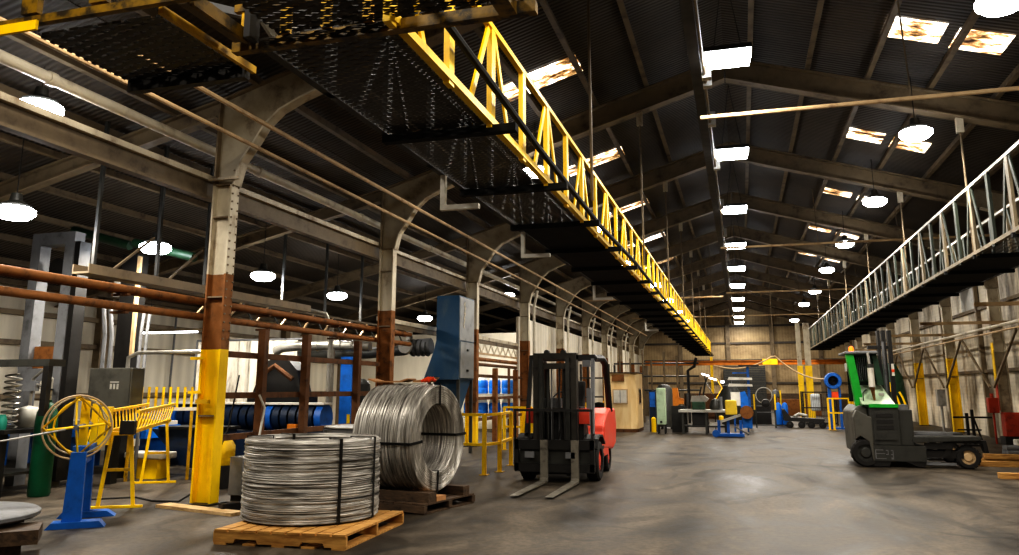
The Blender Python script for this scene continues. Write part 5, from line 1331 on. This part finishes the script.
MB().box(6.93, 7.2, 26.4, 26.62, .88, 1.32).build('box', M['red_dark'], t, bevel=.02)
MB().cyl((7.06,26.5,1.32),(7.06,26.5,1.44),.05,10).build('cap', M['red_dark'], t, True)
MB().cyl((7.06,26.5,0),(7.06,26.5,.88),.03,8).build('stem', M['red_dark'], t, True)
t = thing('column_guard', 'dark red steel guard box at the foot of the red column', 'guard box', (7.45, 26.4, 0))
MB().box(7.26, 7.7, 26.2, 26.6, .22, .9).build('box', M['red_dark'], t, bevel=.02)
MB().box(7.2, 7.75, 26.15, 26.66, 0, .22).build('plinth', K, t)
t = thing('rod_stand', 'black stand with level arms in front of the whitewashed wall', 'stand', (6.15, 25.4, 0))
for x, h in ((6.08, .9), (6.22, 1.0)): MB().box(x-.035, x+.035, 25.36, 25.44, 0, h).build('upright', K, t)
MB().box(5.72, 6.7, 25.32, 25.36, .76, .81).build('arm', K, t)
MB().box(5.8, 6.4, 25.32, 25.36, .42, .46).build('arm', K, t)
MB().box(5.9, 6.45, 25.15, 25.65, 0, .05).build('foot', K, t)
MB().bar((6.25,25.4,.76),(6.42,25.4,.1),.04,.04).build('strut', K, t)
tag(MB().box(6.3, 6.55, 29.7, 29.95, 1.0, 1.55).cyl((6.42,29.82,0),(6.42,29.82,1.0),.04,8).build('switch_box', M['gray_light']), 'pale gray switch box on a post between the yellow columns', 'switch box')
t = thing('pump_unit', 'dark green pump unit with yellow striped hoses behind the side-loading forklift', 'machine', (4.0, 24.2, 0))
MB().lathe([(.001,0),(.42,0),(.45,.9),(.35,1.9),(.2,2.25),(.001,2.3)], (3.98,24.3,0), n=18).build('body', M['green_dark'], t, True)
for dx in (.0, .14): MB().tube([(4.18+dx,23.85,.3),(4.2+dx,23.8,.8),(4.05+dx,23.8,1.35),(3.98+dx,23.82,1.5)],.028,6).build('yellow_hose', M['yellow'], t, True)
MB().box(3.82, 3.98, 23.82, 23.86, 1.5, 1.75).build('yellow_label', M['yellow'], t)
for k, (y, x0, x1, z) in enumerate(((16.4, 4.36, 6.6, 0), (18.85, 4.64, 6.7, 0), (19.6, 4.8, 6.8, 0), (19.55, 4.95, 6.8, .101))):
    tag(MB().box(x0, x1, y, y+.16, z, z+.10).build('timber_beam', M['pine']), 'orange-tan timber on the floor beyond the side loader wheel, %s' % ('the one closest to the aisle', 'second from the aisle', 'third from the aisle', 'lying on top')[k], 'timber', 'timbers by the side loader')
n = 0
for r in range(3):
    for i in range(6-r):
        n += 1
y0 = 20.7
t = None
for r in range(3):
    for i in range(5-r):
        c = (5.75+.0, y0+.115*i+.058*r, .055+.098*r)
        tag(MB().tube([(5.72,c[1],c[2]),(7.15,c[1],c[2])],.052,10).build('steel_bar', M['gray'], None, True), 'round steel bar in the wall-side stack, %s in the %s row' % (ORD[i], ('bottom','middle','top')[r]), 'steel bar', 'stack of round steel bars')
tag(MB().box(5.95, 6.5, 20.8, 21.1, .306, .44).build('white_block', M['white'], bevel=.02), 'white block lying on the stack of round steel bars', 'block')
# ------------------------------------------------------------------ camera, world, view
F = 778.0
cam = bpy.data.cameras.new('camera'); co = bpy.data.objects.new('camera', cam); C.objects.link(co)
cam.sensor_width = 36; cam.lens = F/1019*36; cam.shift_y = -(277.5-238)/1019
pitch = math.atan((388-238)/F); yaw = math.atan((742-509.5)*math.cos(pitch)/F)
co.location = (0, 0, 1.6); co.rotation_euler = (PI/2+pitch, 0, yaw)
cam.clip_start = .05; cam.clip_end = 300
bpy.context.scene.camera = co
w = bpy.data.worlds.new('world'); bpy.context.scene.world = w; w.use_nodes = True
w.node_tree.nodes['Background'].inputs[0].default_value = (.9, .8, .65, 1)
w.node_tree.nodes['Background'].inputs[1].default_value = .1
sc = bpy.context.scene
sc.view_settings.view_transform = 'Standard'; sc.view_settings.look = 'High Contrast'; sc.view_settings.exposure = 0.0
try:
    sc.cycles.use_denoising = True; sc.cycles.max_bounces = 8; sc.cycles.diffuse_bounces = 4; sc.cycles.transparent_max_bounces = 24
    sc.cycles.sample_clamp_indirect = 8; sc.cycles.caustics_reflective = False; sc.cycles.caustics_refractive = False
except Exception: pass
for o in bpy.data.objects:
    if 'o' in o: del o['o']
